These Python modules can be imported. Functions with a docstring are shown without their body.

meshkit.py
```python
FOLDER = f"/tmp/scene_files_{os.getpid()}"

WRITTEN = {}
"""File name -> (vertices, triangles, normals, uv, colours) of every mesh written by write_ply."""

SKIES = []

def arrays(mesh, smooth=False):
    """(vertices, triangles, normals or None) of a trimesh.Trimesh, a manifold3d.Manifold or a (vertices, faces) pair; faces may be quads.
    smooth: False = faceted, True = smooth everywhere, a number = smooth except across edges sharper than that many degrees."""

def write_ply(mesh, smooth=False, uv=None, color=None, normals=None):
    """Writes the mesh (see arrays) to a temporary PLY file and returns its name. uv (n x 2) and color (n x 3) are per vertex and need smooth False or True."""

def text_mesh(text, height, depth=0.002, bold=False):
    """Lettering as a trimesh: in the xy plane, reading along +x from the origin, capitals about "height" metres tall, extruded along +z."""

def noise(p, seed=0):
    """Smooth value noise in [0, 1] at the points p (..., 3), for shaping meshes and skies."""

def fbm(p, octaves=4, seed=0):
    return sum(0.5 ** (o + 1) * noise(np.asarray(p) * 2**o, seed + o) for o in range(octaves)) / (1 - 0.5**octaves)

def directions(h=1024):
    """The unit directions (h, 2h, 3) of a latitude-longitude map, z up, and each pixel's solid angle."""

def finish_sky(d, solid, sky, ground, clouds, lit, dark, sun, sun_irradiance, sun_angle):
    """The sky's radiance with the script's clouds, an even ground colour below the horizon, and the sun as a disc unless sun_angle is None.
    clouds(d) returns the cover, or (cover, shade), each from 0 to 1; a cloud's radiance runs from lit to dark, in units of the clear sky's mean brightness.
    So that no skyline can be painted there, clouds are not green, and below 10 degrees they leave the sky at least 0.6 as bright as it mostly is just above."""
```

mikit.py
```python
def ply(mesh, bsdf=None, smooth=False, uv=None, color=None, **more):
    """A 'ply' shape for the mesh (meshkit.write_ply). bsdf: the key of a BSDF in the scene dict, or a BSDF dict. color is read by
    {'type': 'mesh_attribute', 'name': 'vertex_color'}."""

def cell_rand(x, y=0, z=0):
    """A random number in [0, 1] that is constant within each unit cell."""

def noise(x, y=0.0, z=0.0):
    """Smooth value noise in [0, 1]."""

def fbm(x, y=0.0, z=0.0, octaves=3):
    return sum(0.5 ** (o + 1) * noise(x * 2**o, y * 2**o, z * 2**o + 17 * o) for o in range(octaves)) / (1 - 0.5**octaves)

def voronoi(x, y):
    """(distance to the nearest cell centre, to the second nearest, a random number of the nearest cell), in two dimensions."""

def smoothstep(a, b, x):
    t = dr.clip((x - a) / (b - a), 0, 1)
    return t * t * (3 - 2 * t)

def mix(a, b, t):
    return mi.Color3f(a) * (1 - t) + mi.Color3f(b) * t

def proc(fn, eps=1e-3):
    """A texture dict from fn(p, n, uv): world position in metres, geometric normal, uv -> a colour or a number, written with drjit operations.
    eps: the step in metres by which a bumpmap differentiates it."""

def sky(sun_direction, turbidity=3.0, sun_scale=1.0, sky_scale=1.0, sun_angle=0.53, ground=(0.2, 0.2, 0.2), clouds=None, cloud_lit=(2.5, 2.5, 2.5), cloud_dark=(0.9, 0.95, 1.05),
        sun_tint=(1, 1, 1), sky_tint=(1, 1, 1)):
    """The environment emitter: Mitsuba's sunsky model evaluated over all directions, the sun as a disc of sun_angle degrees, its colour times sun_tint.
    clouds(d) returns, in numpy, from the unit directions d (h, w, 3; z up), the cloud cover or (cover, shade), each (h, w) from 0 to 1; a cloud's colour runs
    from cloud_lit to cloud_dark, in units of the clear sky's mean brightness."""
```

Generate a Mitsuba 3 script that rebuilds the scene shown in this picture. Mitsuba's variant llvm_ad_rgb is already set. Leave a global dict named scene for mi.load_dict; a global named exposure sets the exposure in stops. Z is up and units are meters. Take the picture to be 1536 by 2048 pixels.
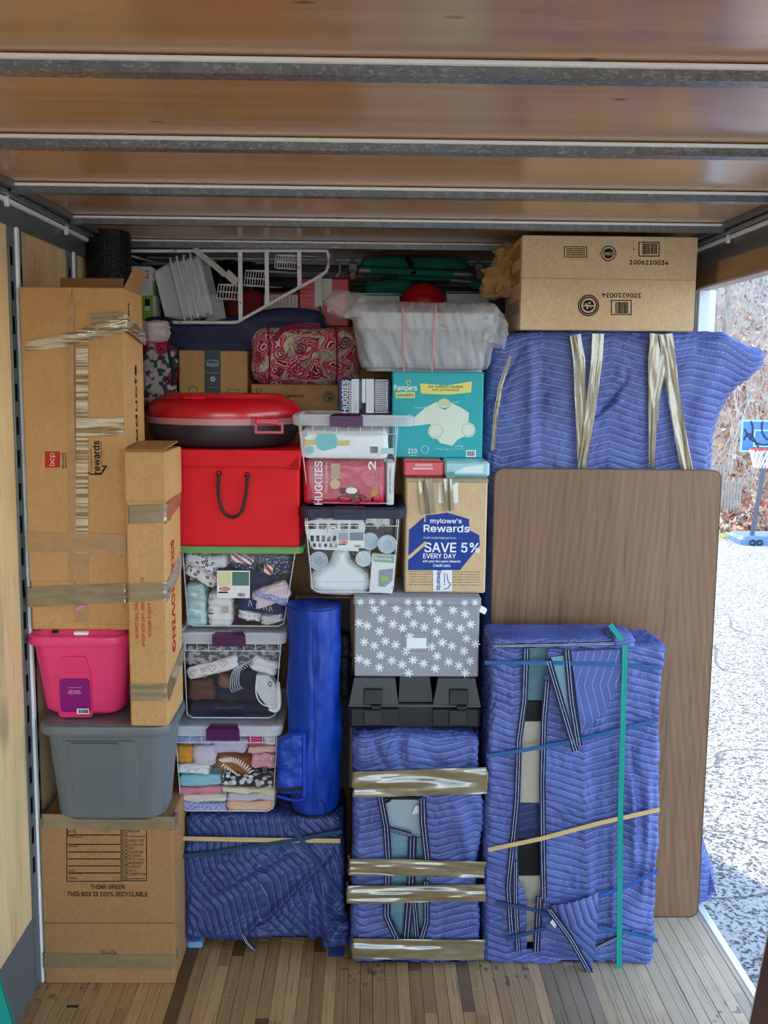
import math, random
import numpy as np, trimesh, mitsuba as mi, drjit as dr
import shapely.geometry as sg, shapely.affinity as sa
from shapely.ops import unary_union
import mikit, meshkit
from mikit import noise, fbm, voronoi, cell_rand, smoothstep, mix, proc

random.seed(7)
RNG = np.random.default_rng(7)
scene, labels = {}, {}

# ---------------------------------------------------------------- camera, sky, exposure
F_PX, PITCH, ROLL, YAW, CAM_H = 2003.0, .1307, .0104, .0159, 2.07
def _basis():
    cp, sp = math.cos(PITCH), math.sin(PITCH)
    f = np.array([math.sin(YAW) * cp, math.cos(YAW) * cp, -sp]); r = np.array([math.cos(YAW), -math.sin(YAW), 0]); u = np.cross(r, f)
    return r * math.cos(ROLL) + u * math.sin(ROLL), -r * math.sin(ROLL) + u * math.cos(ROLL), f
C_R, C_U, C_F = _basis()
EYE = np.array([0, 0, CAM_H])
scene['camera'] = {'type': 'perspective', 'fov': 2 * math.degrees(math.atan(768 / F_PX)), 'fov_axis': 'x', 'near_clip': 0.02, 'far_clip': 500.0,
                   'to_world': mi.ScalarTransform4f().look_at(origin=EYE.tolist(), target=(EYE + C_F).tolist(), up=C_U.tolist())}
SUN = (-0.38, 0.80, 0.78)
scene['sky'] = mikit.sky(SUN, turbidity=3.5, sun_scale=0.22, sky_scale=1.6, sun_angle=0.8, ground=(0.30, 0.29, 0.27), sky_tint=(1.12, 1.0, 0.86))
exposure = 4.3

def at(px, py, Y):
    "the point at depth Y that the photograph shows at pixel px, py"
    d = C_F + C_R * (px - 768) / F_PX + C_U * (1024 - py) / F_PX
    return EYE + d * (Y / d[1])
def fr(l, r, t, b, Y, z0=None):
    "front rectangle measured in the photograph -> x0, x1, z0, z1 in metres on the plane y = Y"
    m, c = (t + b) / 2, (l + r) / 2
    return at(l, m, Y)[0], at(r, m, Y)[0], (at(c, b, Y)[2] if z0 is None else z0), at(c, t, Y)[2]

# ---------------------------------------------------------------- entries
def uniq(base):
    if not any(k == base or k.startswith(base + '__') for k in list(scene) + list(labels)): return base
    i = 1
    while any(k == f'{base}_{i:03d}' or k.startswith(f'{base}_{i:03d}__') for k in list(scene) + list(labels)): i += 1
    return f'{base}_{i:03d}'
_counts = {}
def thing(name, label, cat, group=None, kind=None):
    n = _counts.get(name, 0); _counts[name] = n + 1
    key = name if n == 0 else f'{name}_{n:03d}'
    labels[key] = {}
    if label: labels[key]['label'] = label
    if cat: labels[key]['category'] = cat
    if group: labels[key]['group'] = group
    if kind: labels[key]['kind'] = kind
    return key
def part(parent, name, mesh, mat, smooth=False, uv=None, color=None, label=None, kind=None):
    base = parent + '__' + name
    n = _counts.get(base, 0); _counts[base] = n + 1
    key = base if n == 0 else f'{base}_{n:03d}'
    scene[key] = mikit.ply(mesh, mat, smooth, uv=uv, color=color)
    if label: labels.setdefault(key, {})['label'] = label
    if kind: labels.setdefault(key, {})['kind'] = kind
    return key
def solo(key, mesh, mat, smooth=False, uv=None, color=None):
    scene[key] = mikit.ply(mesh, mat, smooth, uv=uv, color=color)
    return key

# ---------------------------------------------------------------- materials
def lin(c):
    c = np.asarray(c, float) / 255
    return np.where(c <= .04045, c / 12.92, ((c + .055) / 1.055) ** 2.4).tolist()
def rgbd(c): return {'type': 'rgb', 'value': lin(c)}
_flat = {}
def flat(r, g, b, rough=.6, spec=.4, metal=0.0, coat=0.0):
    k = (r, g, b, rough, spec, metal, coat)
    if k not in _flat:
        key = f'paint_{len(_flat):03d}'
        scene[key] = {'type': 'twosided', 'bsdf': {'type': 'principled', 'base_color': rgbd((r, g, b)), 'roughness': rough, 'specular': spec, 'metallic': metal, 'clearcoat': coat, 'clearcoat_gloss': .9}}
        _flat[k] = key
    return _flat[k]
def mat(key, color=None, rough=.6, spec=.4, bump=None, scale=.001, metal=0.0, coat=0.0, eps=1e-3, sheen=0.0):
    b = {'type': 'principled', 'base_color': color, 'roughness': rough, 'specular': spec, 'metallic': metal, 'clearcoat': coat, 'clearcoat_gloss': .9, 'sheen': sheen}
    if bump is not None: b = {'type': 'bumpmap', 'arbitrary': proc(bump, eps), 'scale': scale, 'bsdf': b}
    scene[key] = {'type': 'twosided', 'bsdf': b}
    return key
def V3(c): return mi.Color3f(*lin(c))

def _ply_ceiling(p, n, uv):
    g = fbm(p.x * 1.5, p.y * 26, 3.0, 3); g2 = fbm(p.x * 9, p.y * 140, 5.0, 2)
    big = noise(p.x * .9 + 4, p.y * 1.7, 9.0)
    c = mix(V3((158, 120, 80)), V3((190, 150, 108)), g * .7 + big * .6 - .15)
    c = mix(c, V3((160, 116, 72)), smoothstep(.6, .9, g2) * .45)
    d, e, w = voronoi(p.x * 2.0, p.y * 4.5)
    knot = smoothstep(.045, .015, dr.sqrt(dr.square((d)) )) * dr.select(w > .86, 1.0, 0.0)
    return mix(c, V3((92, 52, 26)), knot * .8)
mat('plywood_ceiling', proc(_ply_ceiling), rough=.2, spec=.7, coat=.5)
def _ply_wall(p, n, uv):
    g = fbm(p.y * 14, p.z * 1.6, 2.0, 3); g2 = fbm(p.y * 90, p.z * 7, 5.0, 2)
    c = mix(V3((206, 172, 120)), V3((236, 205, 154)), g)
    c = mix(c, V3((168, 130, 82)), smoothstep(.6, .9, g2) * .4)
    sc = smoothstep(.78, .9, fbm(p.y * 3 + 7, p.z * 2, 1.0, 3))
    return mix(c, V3((130, 112, 88)), sc * .6)
mat('plywood_wall', proc(_ply_wall), rough=.55, spec=.3)
def _ply_header(p, n, uv):
    g = fbm(p.y * 6, p.z * 40, 2.0, 3)
    c = mix(V3((150, 120, 86)), V3((178, 146, 106)), g)
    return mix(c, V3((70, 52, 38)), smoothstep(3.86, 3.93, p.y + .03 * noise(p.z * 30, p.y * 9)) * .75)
mat('plywood_header', proc(_ply_header), rough=.45, spec=.4)
PLANK_W = .0425
def _planks(p, n, uv):
    row = dr.floor((p.x + 1.118) / PLANK_W)
    seg = dr.floor(p.y / .62 + cell_rand(row, 3) * 5)
    t = cell_rand(row, seg, 2)
    g = fbm(p.x * 260, p.y * 7 + t * 30, t * 9, 3)
    c = mix(V3((134, 96, 58)), V3((208, 166, 112)), t * .66 + (g - .5) * .5 + .1)
    c = mix(c, V3((74, 48, 28)), dr.select(t < .07, .7, 0.0))
    worn_sheen = smoothstep(.0, 1.1, p.x + .5 * (fbm(p.x * 2, p.y * 2) - .5))  # paler toward the open side: wear plus sunlit sheen painted into the boards
    c = mix(c, V3((206, 190, 166)), worn_sheen * .6)
    sp = smoothstep(.72, .8, noise(p.x * 60, p.y * 45, 2.0)) * smoothstep(.6, .75, noise(p.x * 4, p.y * 3, 8.0))
    c = mix(c, V3((60, 46, 34)), sp * .6)
    return mix(c, V3((58, 40, 26)), smoothstep(.66, .86, fbm(p.x * 420, p.y * 5, 3.0, 2)) * .5)
mat('floor_wood', proc(_planks), rough=.5, spec=.35)
def _galv(p, n, uv):
    d, e, w = voronoi(p.x * 70 + p.z * 31, p.y * 70 + p.z * 47)
    s = smoothstep(.7, .78, noise(p.x * 130, p.z * 300, p.y * 130))
    return mix(mix(V3((112, 114, 114)), V3((128, 130, 130)), w), V3((190, 190, 186)), s * .35)
mat('galvanised_steel', proc(_galv), rough=.36, spec=.6, metal=.6)
mat('bright_steel', rgbd((240, 241, 240)), rough=.35, metal=.1)
mat('dark_steel', rgbd((98, 101, 102)), rough=.38, metal=.3, spec=.6)

def cardboard(key, a, b):
    def f(p, n, uv):
        m = dr.select(dr.abs(n.x) > .7, p.y, p.x)
        g = fbm(m * 160, p.z * 90, p.y * 60, 2)
        cor = .5 + .5 * dr.sin(m * 900)
        st = fbm(m * 5, p.z * 4, p.y * 3 + 2, 3)
        return mix(V3(a), V3(b), g * .55 + cor * .10 + st * .6 - .12)
    return mat(key, proc(f), rough=.75, spec=.25)
cardboard('cardboard_tan', (176, 130, 80), (208, 162, 108))
cardboard('cardboard_brown_shaded', (148, 106, 66), (176, 131, 87))  # brown darkened so the low left carton looks shaded
cardboard('cardboard_pale', (190, 158, 120), (222, 192, 152))

def _table(p, n, uv):
    gx = p.x + .012 * noise(p.x * 5, p.z * 1.3, 2.0)
    arch = dr.abs(gx - 1.16) * 9 + p.z * .9 + .35 * noise(p.x * 4, p.z * .9, 7.0)
    ring = .5 + .5 * dr.sin(arch * 26)
    g = fbm(gx * 190, p.z * 5, 2.0, 3); g2 = fbm(gx * 40, p.z * 1.5, 9.0, 3)
    c = mix(V3((98, 68, 46)), V3((142, 105, 76)), g * .4 + g2 * .42 + ring * .2)
    return mix(c, V3((78, 50, 32)), smoothstep(.6, .85, fbm(gx * 330, p.z * 5, 4.0, 2)) * .35)
mat('walnut_laminate', proc(_table), rough=.38, spec=.4)

# quilted moving blanket: zigzag rows of white stitching; uv in metres
Q_S, Q_H, Q_A = .027, .13, .036
def tri_np(t): return np.abs((t * .5 - np.floor(t * .5)) * 2 - 1)
def quilt_phase(u, v): return (v + Q_A * tri_np(u / Q_H)) / Q_S
def quilt_relief(uv, seed=0, puff=.006, pucker=.0025):
    u, v = uv[:, 0], uv[:, 1]
    ph = quilt_phase(u, v); d = np.abs(ph - np.round(ph))
    w = 1 - np.exp(-(d / .17) ** 2)
    q = np.stack([u * 62 + 9 * meshkit.noise(np.stack([u * 9, v * 9, u * 0 + 3], 1), seed), v * 24, u * 0 + seed], 1)
    return puff * (w - .6) + pucker * (meshkit.fbm(q, 2, seed) - .5) * 2 * w
def blanket_mat(key, a, b, thread):
    def f(p, n, uv):
        t = uv.x / Q_H * .5
        ph = (uv.y + Q_A * dr.abs((t - dr.floor(t)) * 2 - 1)) / Q_S
        d = dr.abs(ph - dr.round(ph))
        dash = uv.x * 95
        on = dr.select((dash - dr.floor(dash)) < .62, 1.0, .25)
        st = (1 - smoothstep(.022, .05, d)) * on
        gr = fbm(uv.x * 9, uv.y * 9, 1.0, 3)
        weave = noise(uv.x * 700, uv.y * 700, 3.0)
        c = mix(V3(a), V3(b), gr * .8 + weave * .25 - .1)
        return mix(c, V3(thread), st * .48)
    return mat(key, proc(f), rough=.5, spec=.5, sheen=.3)
blanket_mat('blanket_blue', (50, 62, 120), (92, 106, 170), (206, 210, 232))
blanket_mat('blanket_navy_shaded', (34, 46, 92), (56, 72, 132), (160, 170, 206))  # navy deepened further: dimness at the lower left is put into the colour
blanket_mat('blanket_lining', (84, 124, 134), (130, 168, 174), (64, 92, 104))

def tape_mat(key, a, b, rough=.09, upright=False):
    def f(p, n, uv):
        g = fbm(p.x * 60, p.z * 12, p.y * 20, 3) if upright else fbm(p.x * 30, p.z * 60, p.y * 20, 3)
        return mix(V3(a), V3(b), g)
    def bump(p, n, uv): return fbm(p.z * 7 + p.x * 3, p.x * 60, p.y * 20, 2) if upright else fbm(p.x * 8 + p.z * 3, p.z * 60, p.y * 20, 2)
    return mat(key, proc(f), rough=rough, spec=.9, bump=bump, scale=.0015, coat=1.0)
tape_mat('tape_tan', (106, 91, 64), (136, 119, 86))
tape_mat('tape_tan_upright', (112, 97, 68), (142, 125, 92), .09, True)
tape_mat('tape_grey', (116, 98, 70), (142, 122, 90), .1)
tape_mat('tape_brown', (150, 108, 60), (172, 128, 76), .3)
def _tape_ripples(p, n, uv): return noise(p.x * 16, p.z * 230, p.y * 10)
mat('tape_clear_glints', proc(lambda p, n, uv: mix(V3((148, 116, 78)), V3((206, 196, 174)), smoothstep(.3, .7, noise(p.x * 12, p.z * 230, p.y * 10)))), rough=.08, spec=1.0, bump=_tape_ripples, scale=.003, coat=1.0, metal=.35)  # pale streaks are reflections on the rippled tape, painted into its colour

def _gray_fabric(p, n, uv): return mix(V3((138, 138, 142)), V3((162, 162, 166)), noise(p.x * 800, p.z * 800, p.y * 800))
mat('grey_fabric', proc(_gray_fabric), rough=.8, spec=.2)
def _red_fabric(p, n, uv):
    w = noise(p.x * 900, p.z * 900, p.y * 900)
    return mix(V3((206, 8, 22)), V3((240, 30, 42)), w * .5 + fbm(p.x * 8, p.z * 8, 1.0) * .4)
mat('red_fabric', proc(_red_fabric), rough=.65, spec=.3)
def _blue_nylon(p, n, uv):
    return mix(V3((3, 40, 128)), V3((9, 66, 174)), fbm(p.x * 14, p.z * 6, p.y * 9, 3))
mat('blue_nylon', proc(_blue_nylon), rough=.45, spec=.45, bump=lambda p, n, uv: fbm(p.x * 16, p.z * 5, p.y * 9, 3), scale=.02, sheen=.4)
def _navy_fabric(p, n, uv): return mix(V3((34, 36, 78)), V3((62, 66, 116)), fbm(p.x * 8, p.z * 18, p.y * 6, 3))
mat('navy_fabric', proc(_navy_fabric), rough=.5, spec=.4, sheen=.3)
def _green_canvas(p, n, uv): return mix(V3((0, 92, 78)), V3((8, 130, 106)), fbm(p.x * 10, p.z * 25, p.y * 8, 3))
mat('green_canvas', proc(_green_canvas), rough=.6, spec=.3)
def _paisley(p, n, uv):
    x, y = uv.x * 14 + .8 * noise(uv.x * 30, uv.y * 30), uv.y * 16 + .8 * noise(uv.x * 30, uv.y * 30, 5.0)
    d, e, w = voronoi(x, y)
    d2, e2, w2 = voronoi(x * 2.6 + 7, y * 2.6)
    c = mix(V3((214, 198, 170)), V3((170, 158, 138)), smoothstep(.3, .7, noise(x * 1.4, y * 1.4, 3.0)))
    c = mix(c, V3((142, 26, 62)), smoothstep(.22, .12, d2) * .8)
    c = mix(c, V3((160, 24, 66)), smoothstep(.50, .46, d))
    c = mix(c, V3((226, 150, 158)), smoothstep(.43, .40, d))
    c = mix(c, V3((200, 34, 84)), smoothstep(.34, .31, d))
    c = mix(c, V3((238, 214, 196)), smoothstep(.22, .19, d))
    c = mix(c, V3((122, 14, 50)), smoothstep(.13, .10, d))
    ring = .5 + .5 * dr.sin(d * 95)
    c = mix(c, V3((110, 16, 48)), smoothstep(.8, 1.0, ring) * dr.select(d < .46, .8, .0))
    edge = e - d
    return mix(c, V3((126, 22, 52)), smoothstep(.07, .02, edge) * .55)
mat('paisley_cotton', proc(_paisley), rough=.7, spec=.3)
def _leopard(p, n, uv):
    d, e, w = voronoi(uv.x * 52, uv.y * 52)
    s = smoothstep(.36, .30, d) * smoothstep(.10, .16, d) * dr.select(w > .25, 1.0, 0.0)
    return mix(V3((236, 230, 226)), V3((36, 34, 38)), s)
mat('leopard_cotton', proc(_leopard), rough=.8, spec=.2)
def _dots(a, b, k, r):
    def f(p, n, uv):
        d, e, w = voronoi(uv.x * k, uv.y * k)
        return mix(V3(a), mix(V3(b), V3(a), w * .4), smoothstep(r, r * .7, d))
    return f
mat('cotton_floral_blue', proc(_dots((176, 180, 214), (84, 92, 150), 110, .34)), rough=.8, spec=.2)
mat('cotton_white_print', proc(_dots((234, 230, 226), (208, 150, 160), 60, .22)), rough=.8, spec=.2)
mat('cotton_navy_stars', proc(_dots((40, 48, 84), (226, 228, 236), 85, .24)), rough=.8, spec=.2)
mat('cotton_pink_print', proc(_dots((226, 160, 170), (246, 222, 222), 48, .2)), rough=.8, spec=.2)
mat('cotton_black_white', proc(_dots((44, 42, 48), (232, 228, 226), 42, .46)), rough=.8, spec=.2)
def _stripes(p, n, uv):
    t = (uv.y * .85 + uv.x * .5) * 44
    return mix(V3((236, 228, 222)), V3((176, 56, 62)), smoothstep(.45, .55, t - dr.floor(t)))
mat('cotton_red_stripes', proc(_stripes), rough=.8, spec=.2)
def _rainbow(p, n, uv):
    t = dr.sqrt(dr.square(uv.x * 60) + dr.square(uv.y * 190))
    t = t - dr.floor(t)
    return mix(V3((242, 226, 206)), V3((224, 140, 84)), smoothstep(.4, .5, t))
mat('cotton_orange_arcs', proc(_rainbow), rough=.8, spec=.2)
def _fleece(p, n, uv): return mix(V3((92, 88, 98)), V3((176, 168, 170)), smoothstep(.35, .65, fbm(uv.x * 70, uv.y * 90, 2.0, 2)))
mat('fleece_grey', proc(_fleece), rough=.9, spec=.1, sheen=.5)
def _asphalt(p, n, uv):
    g = noise(p.x * 46, p.y * 46, 1.0); g2 = noise(p.x * 90, p.y * 90, 4.0)
    t = g * .5 + g2 * .5
    c = mix(V3((70, 72, 76)), V3((158, 158, 157)), smoothstep(.22, .62, t))
    cr = dr.abs(noise(p.x * .9, p.y * 1.1, 6.0) - .5)
    return mix(c, V3((70, 70, 72)), smoothstep(.012, .004, cr) * .7)
mat('asphalt', proc(_asphalt), rough=.9, spec=.2)
def _hill(p, n, uv):
    g = fbm(p.x * 6, p.y * 6, p.z * 6, 3)
    c = mix(V3((150, 116, 96)), V3((206, 176, 148)), g)
    return mix(c, V3((170, 160, 150)), smoothstep(3.0, 6.5, p.z + 2 * (noise(p.x, p.y) - .5)))
mat('hill_soil', proc(_hill), rough=.95, spec=.1)
def _bark(p, n, uv): return mix(V3((104, 96, 88)), V3((176, 168, 158)), fbm(p.x * 18, p.y * 18, p.z * 3, 3))
mat('bark', proc(_bark), rough=.9, spec=.1)
def _roller(p, n, uv): return mix(V3((8, 8, 9)), V3((28, 28, 30)), smoothstep(.5, .8, noise(p.x * 260, p.y * 260, p.z * 200)))
mat('black_foam', proc(_roller), rough=.42, spec=.5, bump=lambda p, n, uv: noise(p.x * 300, p.y * 300, p.z * 220), scale=.004)
def _kraft(p, n, uv): return mix(V3((168, 132, 78)), V3((206, 170, 112)), fbm(p.x * 20, p.z * 20, p.y * 20))
mat('kraft_paper', proc(_kraft), rough=.7, spec=.25)
scene['tinted_leaves'] = {'type': 'twosided', 'bsdf': {'type': 'diffuse', 'reflectance': {'type': 'mesh_attribute', 'name': 'vertex_color'}}}
def milky(key, w, c=(.75, .77, .82)):
    scene[key] = {'type': 'blendbsdf', 'weight': w, 'a': {'type': 'thindielectric', 'int_ior': 1.4}, 'b': {'type': 'twosided', 'bsdf': {'type': 'principled', 'base_color': {'type': 'rgb', 'value': list(c)}, 'roughness': .25, 'specular': .5}}}
    return key
scene['clear_plastic'] = {'type': 'thindielectric', 'int_ior': 1.45, 'specular_transmittance': {'type': 'rgb', 'value': [.95, .965, .985]}}
milky('frosted_plastic', .44, (.93, .94, .98))
milky('clear_smoke', .62, (.13, .12, .13))
milky('bag_film', .24, (.86, .86, .87))
INK = flat(30, 26, 24, .8, .2)
WHITE = flat(236, 236, 234, .6)

# ---------------------------------------------------------------- mesh helpers
def cat(ms): return trimesh.util.concatenate([m for m in ms if m is not None])
def box(x0, x1, y0, y1, z0, z1):
    m = trimesh.creation.box((x1 - x0, y1 - y0, z1 - z0)); m.apply_translation(((x0 + x1) / 2, (y0 + y1) / 2, (z0 + z1) / 2)); return m
def cbox(x0, x1, y0, y1, z0, z1, c=.004):
    "box with chamfered edges"
    c = min(c, abs(x1 - x0) * .45, abs(y1 - y0) * .45, abs(z1 - z0) * .45)
    lo, hi = np.array([x0, y0, z0]), np.array([x1, y1, z1]); pts = []
    for s in np.ndindex(2, 2, 2):
        corner = np.where(s, hi, lo); inn = np.where(s, -c, c)
        for k in range(3):
            q = corner + inn; q[k] = corner[k]; pts.append(q)
    return trimesh.convex.convex_hull(np.array(pts))
def rot_z(m, deg, about): m.apply_transform(trimesh.transformations.rotation_matrix(math.radians(deg), [0, 0, 1], about)); return m
def rot(m, deg, axis, about): m.apply_transform(trimesh.transformations.rotation_matrix(math.radians(deg), axis, about)); return m
def tube(pts, r, sides=8, closed=False):
    p = np.asarray(pts, float); n = len(p); r = np.broadcast_to(r, (n,))
    t = np.gradient(p, axis=0)
    if closed: t = np.roll(p, -1, 0) - np.roll(p, 1, 0)
    t /= np.linalg.norm(t, axis=1, keepdims=True) + 1e-12
    ref = np.array([0, 0, 1.0]) if abs(t[:, 2]).mean() < .7 else np.array([0, 1.0, 0])
    a = np.cross(t, ref); a /= np.linalg.norm(a, axis=1, keepdims=True) + 1e-12; b = np.cross(t, a)
    ang = np.arange(sides) * 2 * np.pi / sides
    v = p[:, None] + r[:, None, None] * (np.cos(ang)[None, :, None] * a[:, None] + np.sin(ang)[None, :, None] * b[:, None])
    m = n if closed else n - 1
    i, j = np.meshgrid(np.arange(m), np.arange(sides), indexing='ij'); i2, j2 = (i + 1) % n, (j + 1) % sides
    q = np.stack([i * sides + j, i * sides + j2, i2 * sides + j2, i2 * sides + j], -1).reshape(-1, 4)
    f = np.vstack([q[:, [0, 1, 2]], q[:, [0, 2, 3]]]); v = v.reshape(-1, 3)
    if not closed:
        k = len(v); v = np.vstack([v, p[:1], p[-1:]]); jj = np.arange(sides)
        f = np.vstack([f, np.stack([jj * 0 + k, (jj + 1) % sides, jj], 1), np.stack([jj * 0 + k + 1, (n - 1) * sides + jj, (n - 1) * sides + (jj + 1) % sides], 1)])
    m = trimesh.Trimesh(v, f, process=False); m.fix_normals(); return m
def curve(pts, n=40):
    "smooth curve through points"
    from scipy.interpolate import CubicSpline
    p = np.asarray(pts, float); s = np.r_[0, np.cumsum(np.linalg.norm(np.diff(p, axis=0), axis=1))]
    return CubicSpline(s, p)(np.linspace(0, s[-1], n))
def gridfaces(nu, nv, off=0):
    i, j = np.meshgrid(np.arange(nu - 1), np.arange(nv - 1), indexing='ij')
    q = np.stack([i * nv + j, (i + 1) * nv + j, (i + 1) * nv + j + 1, i * nv + j + 1], -1).reshape(-1, 4) + off
    return np.vstack([q[:, [0, 1, 2]], q[:, [0, 2, 3]]])
def softbox(x0, x1, y0, y1, z0, z1, r=.02, h=.01, fine='flrt'):
    "rounded box as fine grids: vertices, faces, normals, unrolled uv in metres, face letters"
    lo, hi = np.array([x0, y0, z0]), np.array([x1, y1, z1]); r = min(r, (hi - lo).min() * .48)
    Vs, Fs, Ns, Us, Ls = [], [], [], [], []; off = 0
    spec = {'f': (0, 2, 1, 0, 0), 'k': (0, 2, 1, 1, 1), 'l': (1, 2, 0, 0, 1), 'r': (1, 2, 0, 1, 0), 't': (0, 1, 2, 1, 0), 'b': (0, 1, 2, 0, 1)}
    for L, (a, b, c, hiside, flip) in spec.items():
        hh = h if L in fine else max(h, .04)
        na, nb = max(3, int((hi[a] - lo[a]) / hh) + 1), max(3, int((hi[b] - lo[b]) / hh) + 1)
        A, B = np.meshgrid(np.linspace(lo[a], hi[a], na), np.linspace(lo[b], hi[b], nb), indexing='ij')
        p = np.zeros((na * nb, 3)); p[:, a] = A.ravel(); p[:, b] = B.ravel(); p[:, c] = hi[c] if hiside else lo[c]
        raw = p.copy()
        q = np.clip(p, lo + r, hi - r); d = p - q; n = d / (np.linalg.norm(d, axis=1, keepdims=True) + 1e-12); p = q + n * r
        if L in 'fk': uv = raw[:, [0, 2]]
        elif L == 'l': uv = np.stack([x0 - (raw[:, 1] - y0), raw[:, 2]], 1)
        elif L == 'r': uv = np.stack([x1 + (raw[:, 1] - y0), raw[:, 2]], 1)
        elif L == 't': uv = np.stack([raw[:, 0], z1 + (raw[:, 1] - y0)], 1)
        else: uv = np.stack([raw[:, 0], z0 - (raw[:, 1] - y0)], 1)
        f = gridfaces(na, nb, off)
        if flip: f = f[:, ::-1]
        Vs.append(p); Fs.append(f); Ns.append(n); Us.append(uv); Ls.append(np.full(len(p), ord(L))); off += len(p)
    return np.vstack(Vs), np.vstack(Fs), np.vstack(Ns), np.vstack(Us), np.concatenate(Ls)
def loft(rings, n=6, cap0=True, cap1=False):
    "rounded rectangles (x0, x1, y0, y1, z, radius) joined from bottom to top"
    V = []
    for x0, x1, y0, y1, z, r in rings:
        for cx, cy, a0 in ((x1 - r, y0 + r, -90), (x1 - r, y1 - r, 0), (x0 + r, y1 - r, 90), (x0 + r, y0 + r, 180)):
            for k in range(n): a = math.radians(a0 + 90 * k / (n - 1)); V.append((cx + r * math.cos(a), cy + r * math.sin(a), z))
    m = 4 * n; V = np.array(V); F = []
    for i in range(len(rings) - 1):
        j = np.arange(m); k = (j + 1) % m
        F += [np.stack([i * m + j, i * m + k, (i + 1) * m + k], 1), np.stack([i * m + j, (i + 1) * m + k, (i + 1) * m + j], 1)]
    F = np.vstack(F); j = np.arange(m)
    if cap0: V = np.vstack([V, V[:m].mean(0)]); F = np.vstack([F, np.stack([j * 0 + len(V) - 1, (j + 1) % m, j], 1)])
    if cap1:
        o = (len(rings) - 1) * m; V = np.vstack([V, V[o:o + m].mean(0)]); F = np.vstack([F, np.stack([j * 0 + len(V) - 1, o + j, o + (j + 1) % m], 1)])
    return trimesh.Trimesh(V, F, process=False)
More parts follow.
